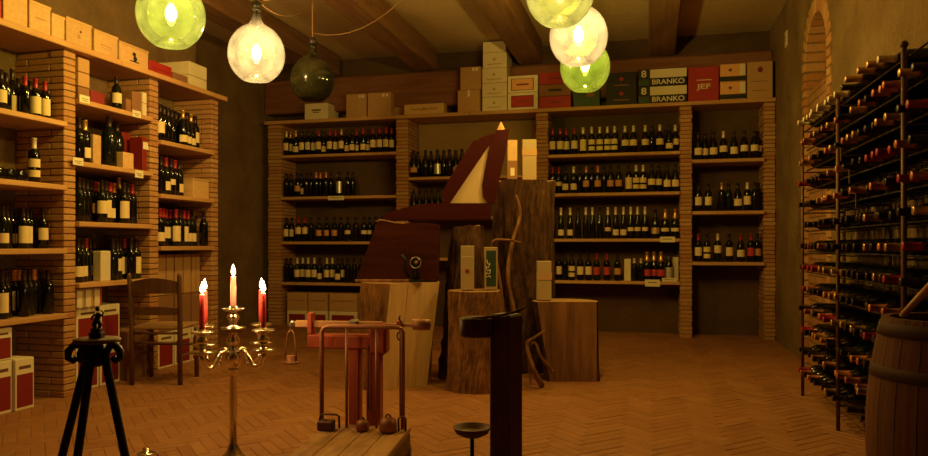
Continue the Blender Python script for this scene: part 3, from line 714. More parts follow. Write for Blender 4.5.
for k, (ax, ay) in enumerate(((-1, -1), (-1, 1), (1, -1), (1, 1))):
    x, y, z = ax*.124, ay*.125, .632
    d = Vector((ax*.124, ay*.125, 0)); L_ = d.length; d.normalize()
    prof = [(.02, .52), (.05, .535), (.075, .53), (.095, .505), (.115, .478), (.138, .470), (.160, .482), (.176, .512), (.180, .54)]
    pts = [d*r+Vector((0, 0, zz)) for r, zz in prof]
    mb = MB(); mb.tube(pts, [.010, .010, .009, .009, .010, .010, .009, .009, .010], 8)
    cur = [d*(.085+.018*math.cos(t*.55)*(1-t*.06))+Vector((0, 0, .488+.018*math.sin(t*.55)*(1-t*.06))) for t in range(12)]
    mb.tube(cur, .005, 6)
    arm = mb.build('arm', M['brass'], CA)
    mb = MB(); cup(mb, x, y, z); mb.build('candle_cup', M['brass'], CA); cups.append((x, y, z))
names = ['pale pink candle burning at the centre top of the candelabra', 'red burning candle on the candelabra, left front arm', 'red burning candle on the candelabra, left rear arm', 'red burning candle on the candelabra, right front arm', 'red burning candle on the candelabra, right rear arm']
for i, ((x, y, z), lb) in enumerate(zip(cups, names)):
    p = Matrix.Translation((cx, cy, 0)) @ RZ(TH+.307) @ Vector((x, y, z+.001))
    h = .142 if i == 0 else .160
    o = thing('candle', lb, 'candle', p, 0, 'candles on the candelabra')
    mb = MB(); mb.lathe([(.0125, 0), (.0122, h*.5), (.0110, h-.004), (.008, h), (.002, h-.002)], 14); mb.build('wax_stick', M['wax_pink' if i == 0 else 'flame_red'], o)
    mb = MB(); mb.cyl((0, 0, h-.004), (.001, 0, h+.009), .0012, n=5); mb.build('wick', M['wick'], o)
    mb = MB(); mb.lathe([(.001, h+.004), (.0075, h+.012), (.0095, h+.021), (.0075, h+.032), (.0035, h+.044), (.0004, h+.054)], 12); mb.build('flame', M['flame'], o)
    li = bpy.data.lights.new('flame_light', 'POINT'); li.energy = CANDLE; li.color = (1, .58, .20); li.shadow_soft_size = .01
    q = link('flame_light', li, o); q.location = (0, 0, h+.022)
# short candlestick at the photo's lower edge
x, y = at(146, 3.0)
o = thing('brass_candlestick', 'short brass candlestick on the floor at the lower photo edge, beside the iron tripod', 'candlestick', (x, y, 0))
mb = MB(); mb.lathe([(.06, 0), (.062, .008), (.03, .02), (.012, .035), (.010, .09), (.016, .10), (.010, .112), (.03, .13), (.036, .134), (.034, .137), (.012, .134), (.013, .158), (.010, .158)], 20); mb.build('stem', M['brass'], o)
mb = MB(); mb.tube([(.036, 0, .132), (.052, 0, .142), (.058, 0, .126), (.05, 0, .112), (.036, 0, .116)], .004, 6); mb.build('handle', M['brass'], o)

# ================================================================== iron tripod and figurine
x, y = at(97, 2.2)
o = thing('iron_tripod', 'black wrought iron tripod stand with scrolled tops carrying a bronze figurine', 'stand', (x, y, 0), TH)
mb = MB(); mb.lathe([(.062, .703), (.066, .706), (.066, .714), (.06, .717)], 28); mb.build('table_plate', M['rustdark'], o)
for a, kk in ((math.radians(205), 1.), (math.radians(258), 1.), (math.radians(338), 1.12)):
    d = Vector((math.cos(a), math.sin(a)*.8, 0))*kk
    pts = [d*.17+Vector((0, 0, .004)), d*.125+Vector((0, 0, .25)), d*.07+Vector((0, 0, .48)), d*.035+Vector((0, 0, .63)), d*.030+Vector((0, 0, .67)), d*.045+Vector((0, 0, .695)), d*.065+Vector((0, 0, .697)), d*.080+Vector((0, 0, .680)), d*.080+Vector((0, 0, .660)), d*.066+Vector((0, 0, .650)), d*.056+Vector((0, 0, .660))]
    pts[0] = d*.19+Vector((0, 0, .006))
    mb = MB(); mb.tube(pts, [.0128]*5+[.0115]*3+[.011, .010, .010], 8); mb.build('leg', M['iron'], o)
mb = MB(); mb.lathe([(.012, .63), (.022, .64), (.022, .69), (.014, .704)], 16); mb.build('collar', M['iron'], o)
f = thing('figurine', 'small dark bronze figurine standing on the iron tripod', 'figurine', Vector((x, y, .7175)), TH); f.scale = (1.1, 1.1, 1.14)
mb = MB(); mb.box(-.017, .017, -.015, .015, 0, .016, c=.003); mb.box(-.013, .013, -.012, .012, .016, .026, c=.002); mb.build('plinth', M['bronze'], f)
mb = MB()
mb.tube([(-.005, 0, .026), (-.007, -.002, .036), (-.001, 0, .046), (.003, 0, .058), (.002, 0, .068)], [.005, .007, .0075, .0085, .004], 8)
mb.tube([(.006, 0, .026), (.010, -.003, .036), (.003, 0, .046)], [.0045, .006, .006], 8)
mb.lathe([(.0005, -.007), (.005, -.004), (.006, 0), (.0045, .005), (.0005, .0075)], 10, T(.002, -.001, .077))
mb.tube([(.008, 0, .063), (.017, -.004, .058), (.020, -.006, .068), (.014, -.006, .074)], [.0035, .003, .0025, .002], 6)
mb.tube([(-.005, 0, .063), (-.013, -.002, .055), (-.010, -.006, .047)], [.0035, .003, .0025], 6)
mb.build('statue_figure', M['bronze'], f)

# ================================================================== wooden chair (seen from behind)
x0, y0 = at(156, 5.16)
o = thing('wooden_chair', 'dark wooden ladder-back chair with straw seat by the left shelving', 'chair', (x0, y0, 0), TH)
w2 = .172
for sx in (-1, 1):
    mb = MB(); mb.tube([(sx*w2, 0, 0), (sx*w2, 0, .42), (sx*(w2+.004), -.015, .62), (sx*(w2+.006), -.03, .775), (sx*(w2+.006), -.031, .80)], [.017, .018, .017, .015, .010], 10); mb.build('back_leg', M['darkwood'], o)
    mb = MB(); mb.tube([(sx*w2, .32, 0), (sx*w2, .32, .40)], [.016, .019], 10); mb.build('front_leg', M['darkwood'], o)
def slat(z0, z1, yb, arch):
    mb = MB(); n = 12; vs = []
    for i in range(n+1):
        t = i/n; xx = -w2+2*w2*t; yy = yb-.018*math.sin(PI*t); up = arch*math.sin(PI*t)
        vs += [(xx, yy-.007, z0), (xx, yy+.007, z0), (xx, yy-.007, z1+up), (xx, yy+.007, z1+up)]
    fs = []
    for i in range(n):
        a = i*4; b = a+4
        fs += [(a, b, b+2, a+2), (a+1, a+3, b+3, b+1), (a+2, b+2, b+3, a+3), (a, a+1, b+1, b)]
    fs += [(0, 2, 3, 1), (n*4, n*4+1, n*4+3, n*4+2)]
    mb.add(vs, fs); mb.build('back_slat', M['darkwood'], o)
slat(.655, .735, -.022, .03); slat(.50, .545, -.006, .015)
mb = MB(); mb.box(-w2-.012, w2+.012, -.012, .335, .395, .42, c=.008); mb.build('seat', M['rattan'], o)
for (pa, pb) in (((-w2, 0, .30), (w2, 0, .30)), ((-w2, .32, .25), (w2, .32, .25)), ((-w2, 0, .20), (-w2, .32, .20)), ((w2, 0, .20), (w2, .32, .20)), ((-w2, 0, .37), (w2, 0, .37))):
    mb = MB(); mb.cyl(pa, pb, .010, n=8); mb.build('stretcher', M['darkwood'], o)

# ================================================================== platform scale
x0, y0 = -1.280, 3.195             # back edge middle of the platform
SC = thing('platform_scale', 'antique red platform scale with rusty pipe frame and wooden weighing platform', 'scale', (x0, y0, 0), math.radians(7))
mb = MB()
for i in range(4): mb.box(-.20+i*.10+.001, -.10+i*.10-.001, -.72, -.005, .125, .15, c=.003)
mb.build('platform', M['platform'], SC)
mb = MB(); mb.box(-.20, .20, -.72, -.69, .04, .124, c=.004); mb.box(-.20, .20, -.05, -.02, .04, .124, c=.004); mb.box(-.20, -.17, -.69, -.05, .04, .124, c=.004); mb.box(.17, .20, -.69, -.05, .04, .124, c=.004); mb.build('platform_frame', M['postwood'], SC)
for sx in (-.19, .19):
    for yy in (-.66, -.04):
        mb = MB(); mb.lathe([(.036, -.012), (.04, -.008), (.04, .008), (.036, .012)], 18, T(sx, yy, .04) @ RY(PI/2)); mb.build('wheel', M['rustdark'], SC)
k = .00475
for a, b in ((-.104, -.054), (-.018, .048)):
    mb = MB(); mb.box(a, b, .0, .07, .02, .57, c=.004); mb.build('post', M['redwood'], SC)
mb = MB(); mb.box(-.305, .07, -.01, .075, .507, .572, c=.006); mb.box(-.005, .080, -.012, .08, .482, .627, c=.012); mb.build('crosspiece', M['redwood'], SC)
mb = MB(); mb.box(-.308, -.285, .0, .06, .573, .675, c=.004); mb.build('beam_rest', M['redwood'], SC)
mb = MB(); mb.tube([(-.215, -.06, .152), (-.215, -.06, .595), (-.205, -.06, .613), (-.185, -.06, .62), (.14, -.06, .62), (.165, -.06, .613), (.172, -.06, .595), (.172, -.06, .152)], .0105, 10); mb.build('pipe_frame', M['rust'], SC)
for xx in (-.095, .048):
    mb = MB(); mb.cyl((xx, -.06, .152), (xx, -.06, .612), .007, n=8); mb.build('pipe_upright', M['rust'], SC)
mb = MB(); mb.box(-.375, .055, .018, .040, .604, .636, c=.003); mb.box(.055, .21, .022, .036, .612, .628, c=.002); mb.build('beam', M['stick'], SC)
mb = MB(); mb.box(-.105, -.065, .004, .054, .602, .644, c=.006); mb.build('sliding_weight', M['steel'], SC)
mb = MB(); mb.lathe([(.012, -.045), (.026, -.042), (.028, 0), (.026, .038), (.012, .042)], 18, T(.245, .029, .624) @ RY(PI/2)); mb.build('counterweight', M['rust'], SC)
mb = MB(); mb.box(.125, .15, .012, .046, .600, .640, c=.003); mb.build('collar_block', M['redwood'], SC)
mb = MB(); mb.tube([(-.375, .03, .620), (-.395, .03, .627), (-.402, .03, .612), (-.395, .03, .597)], .010, 8); mb.build('beam_hook', M['steel'], SC)
hq = -.399
hp = MB(); hp.tube([(hq, .03, .594), (hq-.017, .03, .570), (hq-.026, .03, .50), (hq-.029, .03, .440)], .004, 6); hp.tube([(hq, .03, .594), (hq+.015, .03, .570), (hq+.024, .03, .50), (hq+.027, .03, .440)], .004, 6); hp.build('pan_hanger', M['rust'], SC)
hp = MB(); hp.lathe([(.038, .427), (.040, .431), (.040, .435), (.024, .437), (.024, .462), (.020, .465)], 18, T(hq-.001, .03, 0)); hp.build('weight_pan', M['rust'], SC)
mb = MB(); mb.cyl((.15, -.02, .20), (.15, -.02, .62), .003, n=6)
mb.tube([(.15+.014*math.cos(t), -.02, .575+.020*math.sin(t)) for t in [2*PI*i/10 for i in range(10)]], .004, 6, closed=True)
mb.tube([(.15, -.02, .60), (.16, -.02, .63), (.145, -.02, .655), (.15, -.02, .67)], .005, 6); mb.build('pull_rod', M['rustdark'], SC)
mb = MB(); mb.cyl((-.005, -.01, .22), (-.005, -.01, .53), .003, n=6); mb.build('pull_rod', M['rustdark'], SC)
def sp(x, y, z): return Matrix.Translation((x0, y0, 0)) @ RZ(math.radians(7)) @ Vector((x, y, z))
W = thing('iron_weight', 'dark block iron weight with bar handle at left on the scale platform', 'weight', sp(-.165, -.12, .1505), math.radians(7), 'iron weights on the scale')
mb = MB(); mb.box(-.045, .028, -.028, .028, 0, .045, c=.006); mb.build('block', M['rustdark'], W)
mb = MB(); mb.tube([(-.04, 0, .042), (-.036, 0, .068), (-.02, 0, .072), (.04, 0, .072), (.052, 0, .064), (.054, 0, .01)], .005, 6); mb.build('handle', M['rustdark'], W)
for lb, xx, yy, r in (('small round rusty iron weight before the red posts on the scale platform', -.004, -.115, .030), ('large round rusty iron weight at right on the scale platform', .118, -.125, .040)):
    W = thing('iron_weight', lb, 'weight', sp(xx, yy, .1505), 0, 'iron weights on the scale')
    mb = MB(); mb.lathe([(r*.7, 0), (r, r*.25), (r*1.02, r*1.0), (r*.8, r*1.5), (r*.35, r*1.7)], 18); mb.build('block', M['rust'], W)
    mb = MB(); mb.tube([(r*.3*math.cos(t), 0, r*1.75+r*.3*math.sin(t)) for t in [2*PI*i/12 for i in range(12)]], .004, 6, closed=True); mb.build('handle', M['rustdark'], W)
W = thing('iron_hook', 'thin bent iron bar standing at the right end of the scale platform', 'hook', sp(.16, -.10, .1505), math.radians(7))
mb = MB(); mb.tube([(.002, 0, .002), (.0, 0, .055), (.008, 0, .065), (.028, 0, .065), (.034, 0, .055), (.034, 0, .002)], .005, 6); mb.build('bar', M['rustdark'], W)

# ================================================================== logs
def log(name, label, cat, px, D, H, r, seed, chord=None, lean=(0, 0), taper=1., mats=('bark', 'cuttop', 'sawn'), rough=.10, faceTilt=0, topnoise=.0, seg=64):
    """a log section standing on the floor; chord = (angle0, angle1) of a sawn flat face"""
    x, y = at(px, D); o = thing(name, label, cat, (x, y, 0), TH)
    rnd = random.Random(seed); off = Vector((rnd.random()*50, rnd.random()*50, 0))
    angs = [2*PI*i/seg for i in range(seg)]
    if chord:
        a0, a1 = chord; angs = [a1+(2*PI-(a1-a0))*i/seg for i in range(seg+1)]
    K = 18; vs = []
    def pt(a, t):
        a_ = a; a = a+.35*math.sin(t*5+seed)*(0 if chord else 1)*H*.5
        nx = noise.noise(Vector((math.cos(a)*2.2, math.sin(a)*2.2, t*H*.9))+off)*.5+noise.noise(Vector((math.cos(a)*9, math.sin(a)*9, t*H*1.6))+off)*.32+noise.noise(Vector((math.cos(a)*20, math.sin(a)*20, t*H*4))+off)*.16
        rr = r*(1+rough*nx*1.5)*(1+(taper-1)*t)*(1+.08*(1-t)**4)
        if chord and (a_ == angs[0] or a_ == angs[-1]): rr = r*(1+(taper-1)*t)
        zz = t*H
        if t == 1: zz += topnoise*noise.noise(Vector((math.cos(a)*1.6, math.sin(a)*1.6, 7))+off)
        return Vector((rr*math.cos(a_)+lean[0]*t, rr*math.sin(a_)+lean[1]*t, zz))
    nA = len(angs)
    for k in range(K+1):
        for a in angs: vs.append(pt(a, k/K))
    fs = []
    for k in range(K):
        for i in range(nA if not chord else nA-1):
            i2 = (i+1) % nA
            fs.append((k*nA+i, k*nA+i2, (k+1)*nA+i2, (k+1)*nA+i))
    fs.append(tuple(range(nA-1, -1, -1)))
    mb = MB(); mb.add(vs, fs, smooth=False); mb.build('bark', M[mats[0]], o)
    top = [pt(a, 1) for a in angs]; c = sum(top, Vector())/nA; vs = top+[c+Vector((0, 0, -.004))]
    mb = MB(); mb.add(vs, [(i, (i+1) % nA, nA) for i in range(nA)]); mb.build('cut_top', M[mats[1]], o)
    if chord:
        pa0, pb0, pa1, pb1 = pt(angs[-1], 0), pt(angs[0], 0), pt(angs[-1], 1), pt(angs[0], 1)
        nrm = (pb0-pa0).cross(Vector((0, 0, 1))).normalized()
        mb = MB()
        cut = (.0, .36, 1.) if mats[2] == 'sawn' else (0., 1.)
        for s0, s1 in zip(cut, cut[1:]):
            e = .004; A0 = pa0.lerp(pb0, s0)+nrm*.002; A1 = pa0.lerp(pb0, s1)+nrm*.002; B0 = pa1.lerp(pb1, s0)+nrm*.002; B1 = pa1.lerp(pb1, s1)+nrm*.002
            d = (pb0-pa0).normalized()*e*.5
            q = [A0+d, A1-d, B1-d, B0+d]
            if s1 < 1: q[2] = q[2]-Vector((0, 0, .0))
            back = [v-nrm*.02 for v in q]
            mb.add(q+back, [(0, 1, 2, 3), (4, 7, 6, 5), (0, 4, 5, 1), (2, 6, 7, 3), (0, 3, 7, 4), (1, 5, 6, 2)])
        mb.build('sawn_face', M[mats[2]], o)
    return o
def bark(name, a, b):
    t = NT(name); v = t.coords((6, 6, 2.0)); f = t.noise(v, 2.4, 8, .75); g = t.noise(t.coords((26, 26, 9)), 1.5, 5, .7)
    c = t.ramp(f, [(.34, a), (.66, b)]); c = t.mix(g, t.mix(1., c, (.55, .5, .45), 'MULTIPLY'), c)
    return t.pbr(c, .9, 0, t.bump(f, .9, .03), .2)
M['bark'] = bark('brown_bark', (.10, .04, .015), (.50, .25, .09))
M['barkdark'] = bark('dark_bark', (.022, .010, .004), (.20, .095, .034))
log('log_stump', 'split log stump with pale two-board sawn face, behind the platform scale', 'stump', 391, 5.22, .735, .27, 3, (math.radians(-101), math.radians(-12)), (.075, 0), 1.05, ('bark', 'cuttop', 'sawn'), .06)
log('log_stump', 'round bark log stump carrying two upright gift boxes', 'stump', 475, 5.02, .685, .180, 11, None, (0, 0), 1.03, ('bark', 'cuttop', 'sawn'), .2, 0, 0, 90)
log('log_stump', 'split log stump with flat brown sawn face, right of the dark post', 'stump', 572, 5.36, .585, .190, 5, (math.radians(-157), math.radians(-25)), (-.05, 0), 1.25, ('barkdark', 'cuttop', 'sawnbrown'), .06)
log('tree_trunk', 'tall dark rugged tree trunk section behind the stumps', 'trunk', 523, 5.86, 1.515, .242, 23, None, (0, 0), 1.0, ('barkdark', 'cuttop', 'sawn'), .22, 0, .03, 90)
log('tree_trunk', 'gnarly shorter trunk with pale round cut top, below the dark red sculpture', 'trunk', 467, 5.48, 1.14, .185, 31, None, (.0, 0), .66, ('barkdark', 'cuttop', 'sawn'), .36, 0, .03, 72)
# dry vine roots clinging about the trunks
def vine(pts, r, label):
    P = [LR((px-CX)/F*D, D, zat(py, D)) for px, py, D in pts]; out = []
    n = len(P)
    for i in range(n-1):
        p0, p1, p2, p3 = P[max(i-1, 0)], P[i], P[i+1], P[min(i+2, n-1)]
        for t in range(8):
            f = t/8
            out.append(.5*((2*p1)+(p2-p0)*f+(2*p0-5*p1+4*p2-p3)*f*f+(3*p1-p0-3*p2+p3)*f**3))
    out.append(P[-1]); m = len(out)
    rr = [r*(1-.6*i/m)*(1+.2*noise.noise(Vector((i*.6, 3, 1)))) for i in range(m)]
    o = MB().tube(out, rr, 8).build('dry_vine', M['bark']); tag(o, label, 'vine')
vine([(542, 386, 5.06), (533, 368, 5.0), (527, 345, 5.04), (534, 338, 5.10), (545, 331, 5.13)], .020, 'dry bent vine root on the floor leaning on the brown split stump')
vine([(553, 372, 5.04), (541, 357, 5.02), (535, 343, 5.06), (528, 350, 5.08), (529, 368, 5.07), (531, 385, 5.05)], .013, 'thinner dry vine root looped between the dark post and brown stump')
vine([(512, 392, 5.28), (516, 330, 5.40), (508, 280, 5.42), (512, 245, 5.44), (520, 215, 5.48), (516, 195, 5.47)], .024, 'twisted dry vine climbing the front of the tall trunk')
vine([(497, 392, 5.30), (503, 320, 5.36), (498, 270, 5.38), (492, 243, 5.36), (508, 240, 5.36), (521, 243, 5.42)], .016, 'thin dry vine crossing between the shorter and tall trunks')
# brown chest, device, sculpture
x, y = at(401, 5.30)
ch = thing('wooden_chest', 'dark reddish-brown wooden chest on the pale-faced split stump', 'chest', (x, y, .745), TH)
mb = MB(); mb.prism([(-.312, 0), (.275, 0), (.285, .40), (.20, .415), (.04, .410), (-.03, .412), (-.09, .425), (-.135, .432), (-.155, .42)], -.14, .15, RX(PI/2)); mb.build('chest_body', M['chest'], ch)
mb = MB(); mb.box(-.315, .07, -.16, .155, -.008, .010, c=.003); mb.build('base_edge', M['sawnbrown'], ch)
mb = MB(); mb.tube([(-.160, -.145, .422), (-.135, -.145, .433), (-.09, -.145, .426), (-.03, -.145, .413), (.04, -.145, .408)], .008, 6); mb.build('rim', M['sawnbrown'], ch)
x, y = at(416, 5.06)
dv = thing('hand_mill', 'dark metal device with round chrome ring before the brown chest', 'device', (x, y, .742), TH)
mb = MB(); mb.box(-.05, .05, -.03, .045, 0, .02, c=.004); mb.tube([(0, 0, .02), (0, 0, .08), (0, 0, .15)], [.035, .022, .03], 12); mb.lathe([(.038, -.03), (.042, -.02), (.042, .03), (.038, .04)], 20, T(0, 0, .135) @ RX(PI/2)); mb.build('housing', M['iron'], dv)
mb = MB(); mb.tube([(.037*math.cos(t), -.042, .135+.037*math.sin(t)) for t in [2*PI*i/24 for i in range(24)]], .004, 8, closed=True); mb.build('ring', M['steel'], dv)
mb = MB(); mb.lathe([(.002, -.050), (.012, -.048), (.014, -.03)], 14, T(.004, 0, .135) @ RX(PI/2) @ RX(PI)); mb.build('hub', M['rust'], dv)
mb = MB(); mb.tube([(-.05, -.01, .03), (-.08, -.015, .08), (-.07, -.02, .15), (-.10, -.02, .19)], [.014, .013, .011, .013], 8); mb.build('crank', M['iron'], dv)
D0 = 5.45
def fp(px, py, D=D0): return ((px-CX)/F*D, zat(py, D))
x, y = at(464, D0); sl = thing('sail_sculpture', 'dark red sail-shaped wooden sculpture with cream triangular panel, on the chest and trunks', 'sculpture', (x, y, 0), TH)
mb = MB(); mb.prism([fp(*p) for p in ((383, 220), (386, 214), (405, 208), (425, 204), (446, 203.5), (490, 204), (491, 219.5), (455, 219.8))], -.12, .06, RX(PI/2)); mb.build('base_plank', M['maroon'], sl)
mb = MB(); mb.prism([fp(*p) for p in ((442, 203.2), (443, 191), (457, 166), (473, 142), (486, 136), (497, 133.5), (499, 138), (489.5, 145), (450, 203.2))], -.05, .03, RX(PI/2)); mb.build('sloping_board', M['maroon'], sl)
mb = MB(); mb.prism([fp(*p) for p in ((487, 203.2), (482.8, 197), (482, 185.6), (485.6, 165), (490, 145), (496, 131), (509, 130), (505, 155), (498, 185), (495, 203.2))], -.06, .04, RX(PI/2)); mb.build('upright_board', M['maroon'], sl)
mb = MB(); mb.prism([fp(*p) for p in ((448, 203.2), (488.5, 144), (491, 146), (486.5, 165), (482.6, 185), (483.4, 197), (488, 203.2))], -.01, .012, RX(PI/2)); mb.build('cream_panel', M['cream'], sl)
a = fp(501, 130.5); mb = MB(); mb.lathe([(.035, -.01), (.03, .01), (.014, .045), (.004, .065)], 12, T(a[0], .01, a[1])); mb.build('pointed_tip', M['orange'], sl)

# gift boxes on the logs
def gift(px, D, z, w, h, label, kind):
    x, y = at(px, D)
    c = Carton('gift_box', label, 'box', (x, y, z), w, w*.9, h, M['giftwhite'] if kind != 'bottle' else M['crate'], TH, 'upright gift boxes on the logs', flaps=False)
    return c
c = gift(467.5, 4.98, .690, .098, .305, 'white upright gift box with small dark red mark, on the round stump', 'w'); c.mark(.5, .42, .018, M['deep_and_shaded_red']); c.panel(.1, .9, .74, .755, M['offwhite'], 'printed_line')
c = gift(491, 5.0, .690, .096, .295, 'cream gift box with a dark glass window, on the round stump', 'w'); c.panel(.16, .86, .08, .92, M['greenbox'], 'window', .002)
mb = MB(); mb.tube([(-.02+.018*math.cos(t*.8)*(1-t*.02), -.004, .08+.006*t+.012*math.sin(t*1.7)) for t in range(22)], .0035, 5); mb.build('ornament', M['offwhite'], c.o)
c = gift(544.5, 5.36, .590, .110, .29, 'white upright gift box with brown band, on the brown split stump', 'w'); c.panel(-.004, 1.004, .52, .70, M['card'], 'brown_band', .003)
c = gift(529.5, 5.80, 1.524, .118, .325, 'white upright gift box with brown band, on top of the tall trunk', 'w'); c.panel(-.004, 1.004, .60, .76, M['card'], 'brown_band', .003)
c = gift(512.5, 5.80, 1.524, .082, .32, 'narrow bottle box with tan upper half, on top of the tall trunk', 'bottle'); c.panel(.04, .96, .0, .48, M['carddark'], 'lower_panel').panel(.3, .7, .1, .3, M['offwhite'], 'printed_panel', .003)

# ================================================================== foreground post and iron dish
x, y = at(506, 2.1)
o = thing('wooden_post', 'dark wooden post with a side bracket in the right foreground', 'post', (x, y, 0), TH)
mb = MB(); mb.box(-.036, .036, -.036, .036, .04, .80, M=RZ(math.radians(52)), c=.006); mb.build('upright', M['postwood'], o)
mb = MB(); mb.box(-.065, .065, -.065, .065, 0, .04, c=.006); mb.build('foot', M['postwood'], o)
mb = MB(); mb.box(-.128, -.047, -.03, .03, .742, .785, c=.006); mb.lathe([(.046, .735), (.050, .740), (.050, .786), (.046, .790)], 20, T(-.085, 0, 0)); mb.build('bracket', M['postwood'], o)
mb = MB(); mb.tube([(-.10, -.03, .79), (-.04, -.04, .795), (.02, -.045, .808), (.05, -.045, .822)], .004, 6); mb.build('wire', M['rustdark'], o)
x, y = at(472, 2.0)
o = thing('iron_candle_dish', 'small dark iron dish on a thin rod stand before the wooden post', 'stand', (x, y, 0), TH)
mb = MB(); mb.lathe([(.006, .468), (.025, .470), (.045, .480), (.052, .494), (.0535, .497), (.050, .496), (.042, .485), (.006, .478)], 24); mb.build('dish', M['rustdark'], o)
mb = MB(); mb.cyl((0, 0, .01), (0, 0, .47), .006, n=8); mb.build('rod', M['iron'], o)
mb = MB(); mb.lathe([(.036, 0), (.036, .008), (.02, .016), (.007, .022)], 20); mb.build('foot', M['iron'], o)

# ================================================================== iron bottle rack on the right wall
RX0, RX1 = .985, 1.235; RYS = [2.96, 3.23, 4.27, 5.20]
rk = thing('bottle_rack', 'tall rusty iron rack of lying wine bottles along the right wall', 'rack')
for yy in RYS[1:]:
    for xx in (RX0, RX1):
        mb = MB(); mb.cyl((xx, yy, 0), (xx, yy, 1.79), .0105, n=10)
        if xx == RX0: mb.lathe([(.012, 1.79), (.017, 1.80), (.012, 1.812), (.004, 1.816)], 12, T(xx, yy, 0))
        mb.build('upright', M['rackiron'], rk)
ROWS = 13; RZ0, DZ = .185, .1345
zrow = [RZ0+DZ*i for i in range(ROWS)]       # axis heights of the bottles
for i, za in enumerate(zrow):
    mb = MB(); mb.cyl((RX0+.032, 2.93, za-.0365), (RX0+.032, 5.23, za-.0365), .0045, n=6); mb.build('rail', M['railiron'], rk)
    mb = MB(); mb.cyl((RX1-.022, 2.93, za-.0425), (RX1-.022, 5.23, za-.0425), .0045, n=6); mb.build('rail', M['railiron'], rk)
for yy in RYS[1:]:
    for za in zrow[::2]:
        mb = MB(); mb.cyl((RX0, yy, za-.050), (RX1, yy, za-.050), .005, n=6); mb.build('cross_bar', M['railiron'], rk)
rnd = random.Random(5); step = .098; FAR = []
for i, za in enumerate(zrow):
    rowname = ('lowest' if i == 0 else 'topmost' if i == ROWS-1 else ordn(ROWS-1-i)+' from top')
    ny = 0; yy = 5.115; half = (i % 2)*.03
    while yy-half > 2.97:
        y_ = yy-half; yy -= step
        px_hidden = (y_ < 3.35 and za < .60)
        if any(abs(y_-u) < .034 for u in RYS[1:]): pass
        if px_hidden or rnd.random() < .10: continue
        if i == ROWS-1 and y_ < 3.4: continue
        if any(abs(y_-u) < .056 for u in RYS[1:]):
            y_ = min((u+s*.058 for u in RYS[1:] for s in (-1, 1)), key=lambda q: abs(q-y_))
            if any(abs(y_-q) < .083 for q in lasty.get(i, [])) if 'lasty' in globals() else False: continue
        globals().setdefault('lasty', {}).setdefault(i, [])
        if any(abs(y_-q) < .084 for q in lasty[i]): continue
        lasty[i].append(y_); ny += 1
        big = (i == ROWS-1 and 3.45 < y_ < 4.0)
        cap = 'g' if big else rnd.choice('kkkkkkkccogr' if i < ROWS-1 else 'wwwwk')
        if 2 < i < ROWS-1 and rnd.random() < .12: cap = 'g'
        typ = 'B'
        dx = rnd.uniform(-.012, .012)+(-.02 if big else 0)
        lb = 'lying dark bottle with %s capsule, %s from far end, %s iron rack row' % (CAPN[cap], ordn(ny-1), rowname)
        if y_ > 4.24: FAR.append((RX1+.012+dx, y_, za, cap, rnd.uniform(-.012, .012), rnd.uniform(-.03, .03))); continue
        bottle(RX1+.012+dx, y_, za, typ, 'd', cap, lb, 'bottles lying in the iron rack', 0, 'g' if rnd.random() < .3 else 'k', 'wine_bottle', (0, -PI/2+rnd.uniform(-.012, .012), rnd.uniform(-.03, .03)))
mb = MB(); keys = list('kcgorw')
for x, y, z, cap, a, b in FAR:
    Mx = T(x, y, z) @ RZ(b) @ RY(-PI/2+a); pr = PROF['B']
    mb.lathe(pr, 14, Mx); c0, c1 = CAPZ['B']; zs = sorted({c0, c1-.001} | {zz for r, zz in pr if c0 < zz < c1})
    mb.lathe([(rad(pr, min(zz, .30))+.0012 if i < len(zs)-1 else .0172, zz) for i, zz in enumerate(zs)]+[(.008, c1)], 12, Mx, 1+keys.index(cap))
o = mb.build('rack_bottles', [M['glass_k']]+[M['foil_'+k] for k in keys]); tag(o, 'mass of dark lying bottles filling the far bay of the iron rack', 'bottles'); o['kind'] = 'stuff'
# bottle necks show their pale tags
def neck_tag(px, py, label, x=.955):
    y = y_at(px, x); z = zat(py, depth(x, y))
    best = min((b for b in C.objects if b.name.startswith('wine_bottle') and b.location.x > .9 and abs(b.rotation_euler[1]) > 1), key=lambda b: (b.location.y-y)**2+(b.location.z-z)**2*3)
    p = best.location; tip = p+Vector((-.27, 0, 0))
    Mi = (Matrix.Translation(p) @ best.rotation_euler.to_matrix().to_4x4()).inverted()
    mb = MB(); mb.box(-.0008, .0008, -.024, .024, -.085, -.016); me = mb.mesh('neck_tag', M['white'])
    link('neck_tag', me, best, Mi @ Matrix.Translation(tip) @ RZ(-.35))
neck_tag(809, 164, 'pale paper tag hanging at the far end of the iron rack')
neck_tag(844, 159, 'pale paper tag hanging from the upper middle rack bottles')
neck_tag(853, 188, 'pale paper tag hanging one row below another, middle of the rack')
neck_tag(814, 270, 'pale crumpled tag low at the far rack upright')
neck_tag(874, 349, 'white paper tag beside the barrel', .945)

# ================================================================== barrel
x, y = at(952, 2.32); BH, BR = .765, .245
br = thing('wine_barrel', 'dark oak wine barrel in the right foreground corner', 'barrel', (x, y, 0))
def brad(t): return BR*(.80+.20*math.sin(PI*t)**.9)
mb = MB(); ns = 22
for s in range(ns):
    a0, a1 = 2*PI*s/ns+.006, 2*PI*(s+1)/ns-.006; vs = []; fs = []
    for k in range(13):
        t = k/12; r = brad(t)
        for a in (a0, (a0+a1)/2, a1):
            vs.append((r*math.cos(a), r*math.sin(a), t*BH))
        for a in (a1, (a0+a1)/2, a0):
            vs.append(((r-.022)*math.cos(a), (r-.022)*math.sin(a), t*BH))
    for k in range(12):
        for q in range(6):
            q2 = (q+1) % 6; fs.append((k*6+q, k*6+q2, (k+1)*6+q2, (k+1)*6+q))
    fs.append((5, 4, 3, 2, 1, 0)); fs.append(tuple(12*6+q for q in range(6))); mb.add(vs, fs)
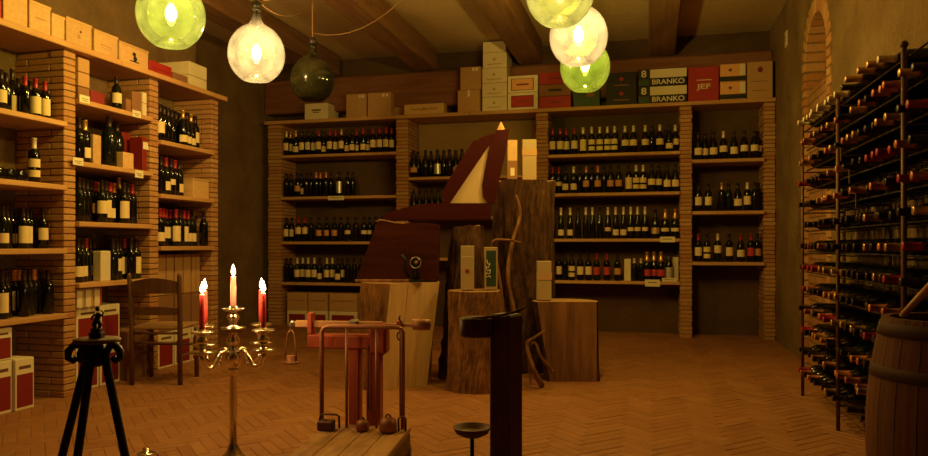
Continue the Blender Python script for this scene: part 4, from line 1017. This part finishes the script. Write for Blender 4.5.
mb.build('staves', M['barrel'], br)
mb = MB(); mb.lathe([(.001, BH-.035), (brad(1)-.022, BH-.035), (brad(1)-.022, BH-.055)], 32); mb.build('head', M['barrel'], br)
for t0, t1 in ((.02, .075), (.20, .25), (.75, .80), (.925, .98)):
    mb = MB(); mb.lathe([(brad(t0)+.001, t0*BH), (brad(t0)+.003, t0*BH), (brad(t1)+.003, t1*BH), (brad(t1)+.001, t1*BH)], 40, cap=(False, False)); mb.build('hoop', M['hoop'], br)
# pole leaning on the rack over the barrel
def W3(px, py, D): return LR((px-CX)/F*D, D, zat(py, D))
o = MB().tube([W3(902, 316, 2.32), W3(915, 302, 2.33), W3(950, 264, 2.36)], [.010, .011, .012], 10).build('wooden_stick', M['stick']); tag(o, 'tan round wooden stick standing slanted on the barrel', 'stick')
# light switch plate
o = thing('light_switch', 'small cream switch plate on the stucco right wall', 'switch', (XR, y_at(787, XR), zat(39, depth(XR, y_at(787, XR)))))
mb = MB(); mb.box(-.012, .0, -.05, .05, -.075, .075, c=.004); mb.build('plate', M['offwhite'], o)
mb = MB(); mb.box(-.018, -.011, -.02, .02, -.03, .03, c=.002); mb.build('rocker', M['card'], o)

# ================================================================== camera, world
cam = bpy.data.cameras.new('camera'); cam.sensor_width = 36; cam.lens = 36*F/928; cam.shift_y = (HY-228)/928; cam.clip_start = .05
co = link('camera', cam); co.location = (0, 0, 1); co.rotation_euler = (PI/2, 0, TH)
S = bpy.context.scene; S.camera = co
wd = bpy.data.worlds.new('world'); S.world = wd; wd.use_nodes = True
wd.node_tree.nodes['Background'].inputs[0].default_value = (.02, .012, .005, 1); wd.node_tree.nodes['Background'].inputs[1].default_value = .1
S.view_settings.view_transform = 'Standard'; S.view_settings.look = 'None'; S.view_settings.exposure = EXPO; S.view_settings.gamma = 1
S.view_settings.use_curve_mapping = False
try:
    S.cycles.use_denoising = True; S.cycles.denoiser = 'OPENIMAGEDENOISE'
    S.cycles.max_bounces = 8; S.cycles.transparent_max_bounces = 16; S.cycles.sample_clamp_indirect = 3; S.cycles.caustics_reflective = False
except Exception: pass
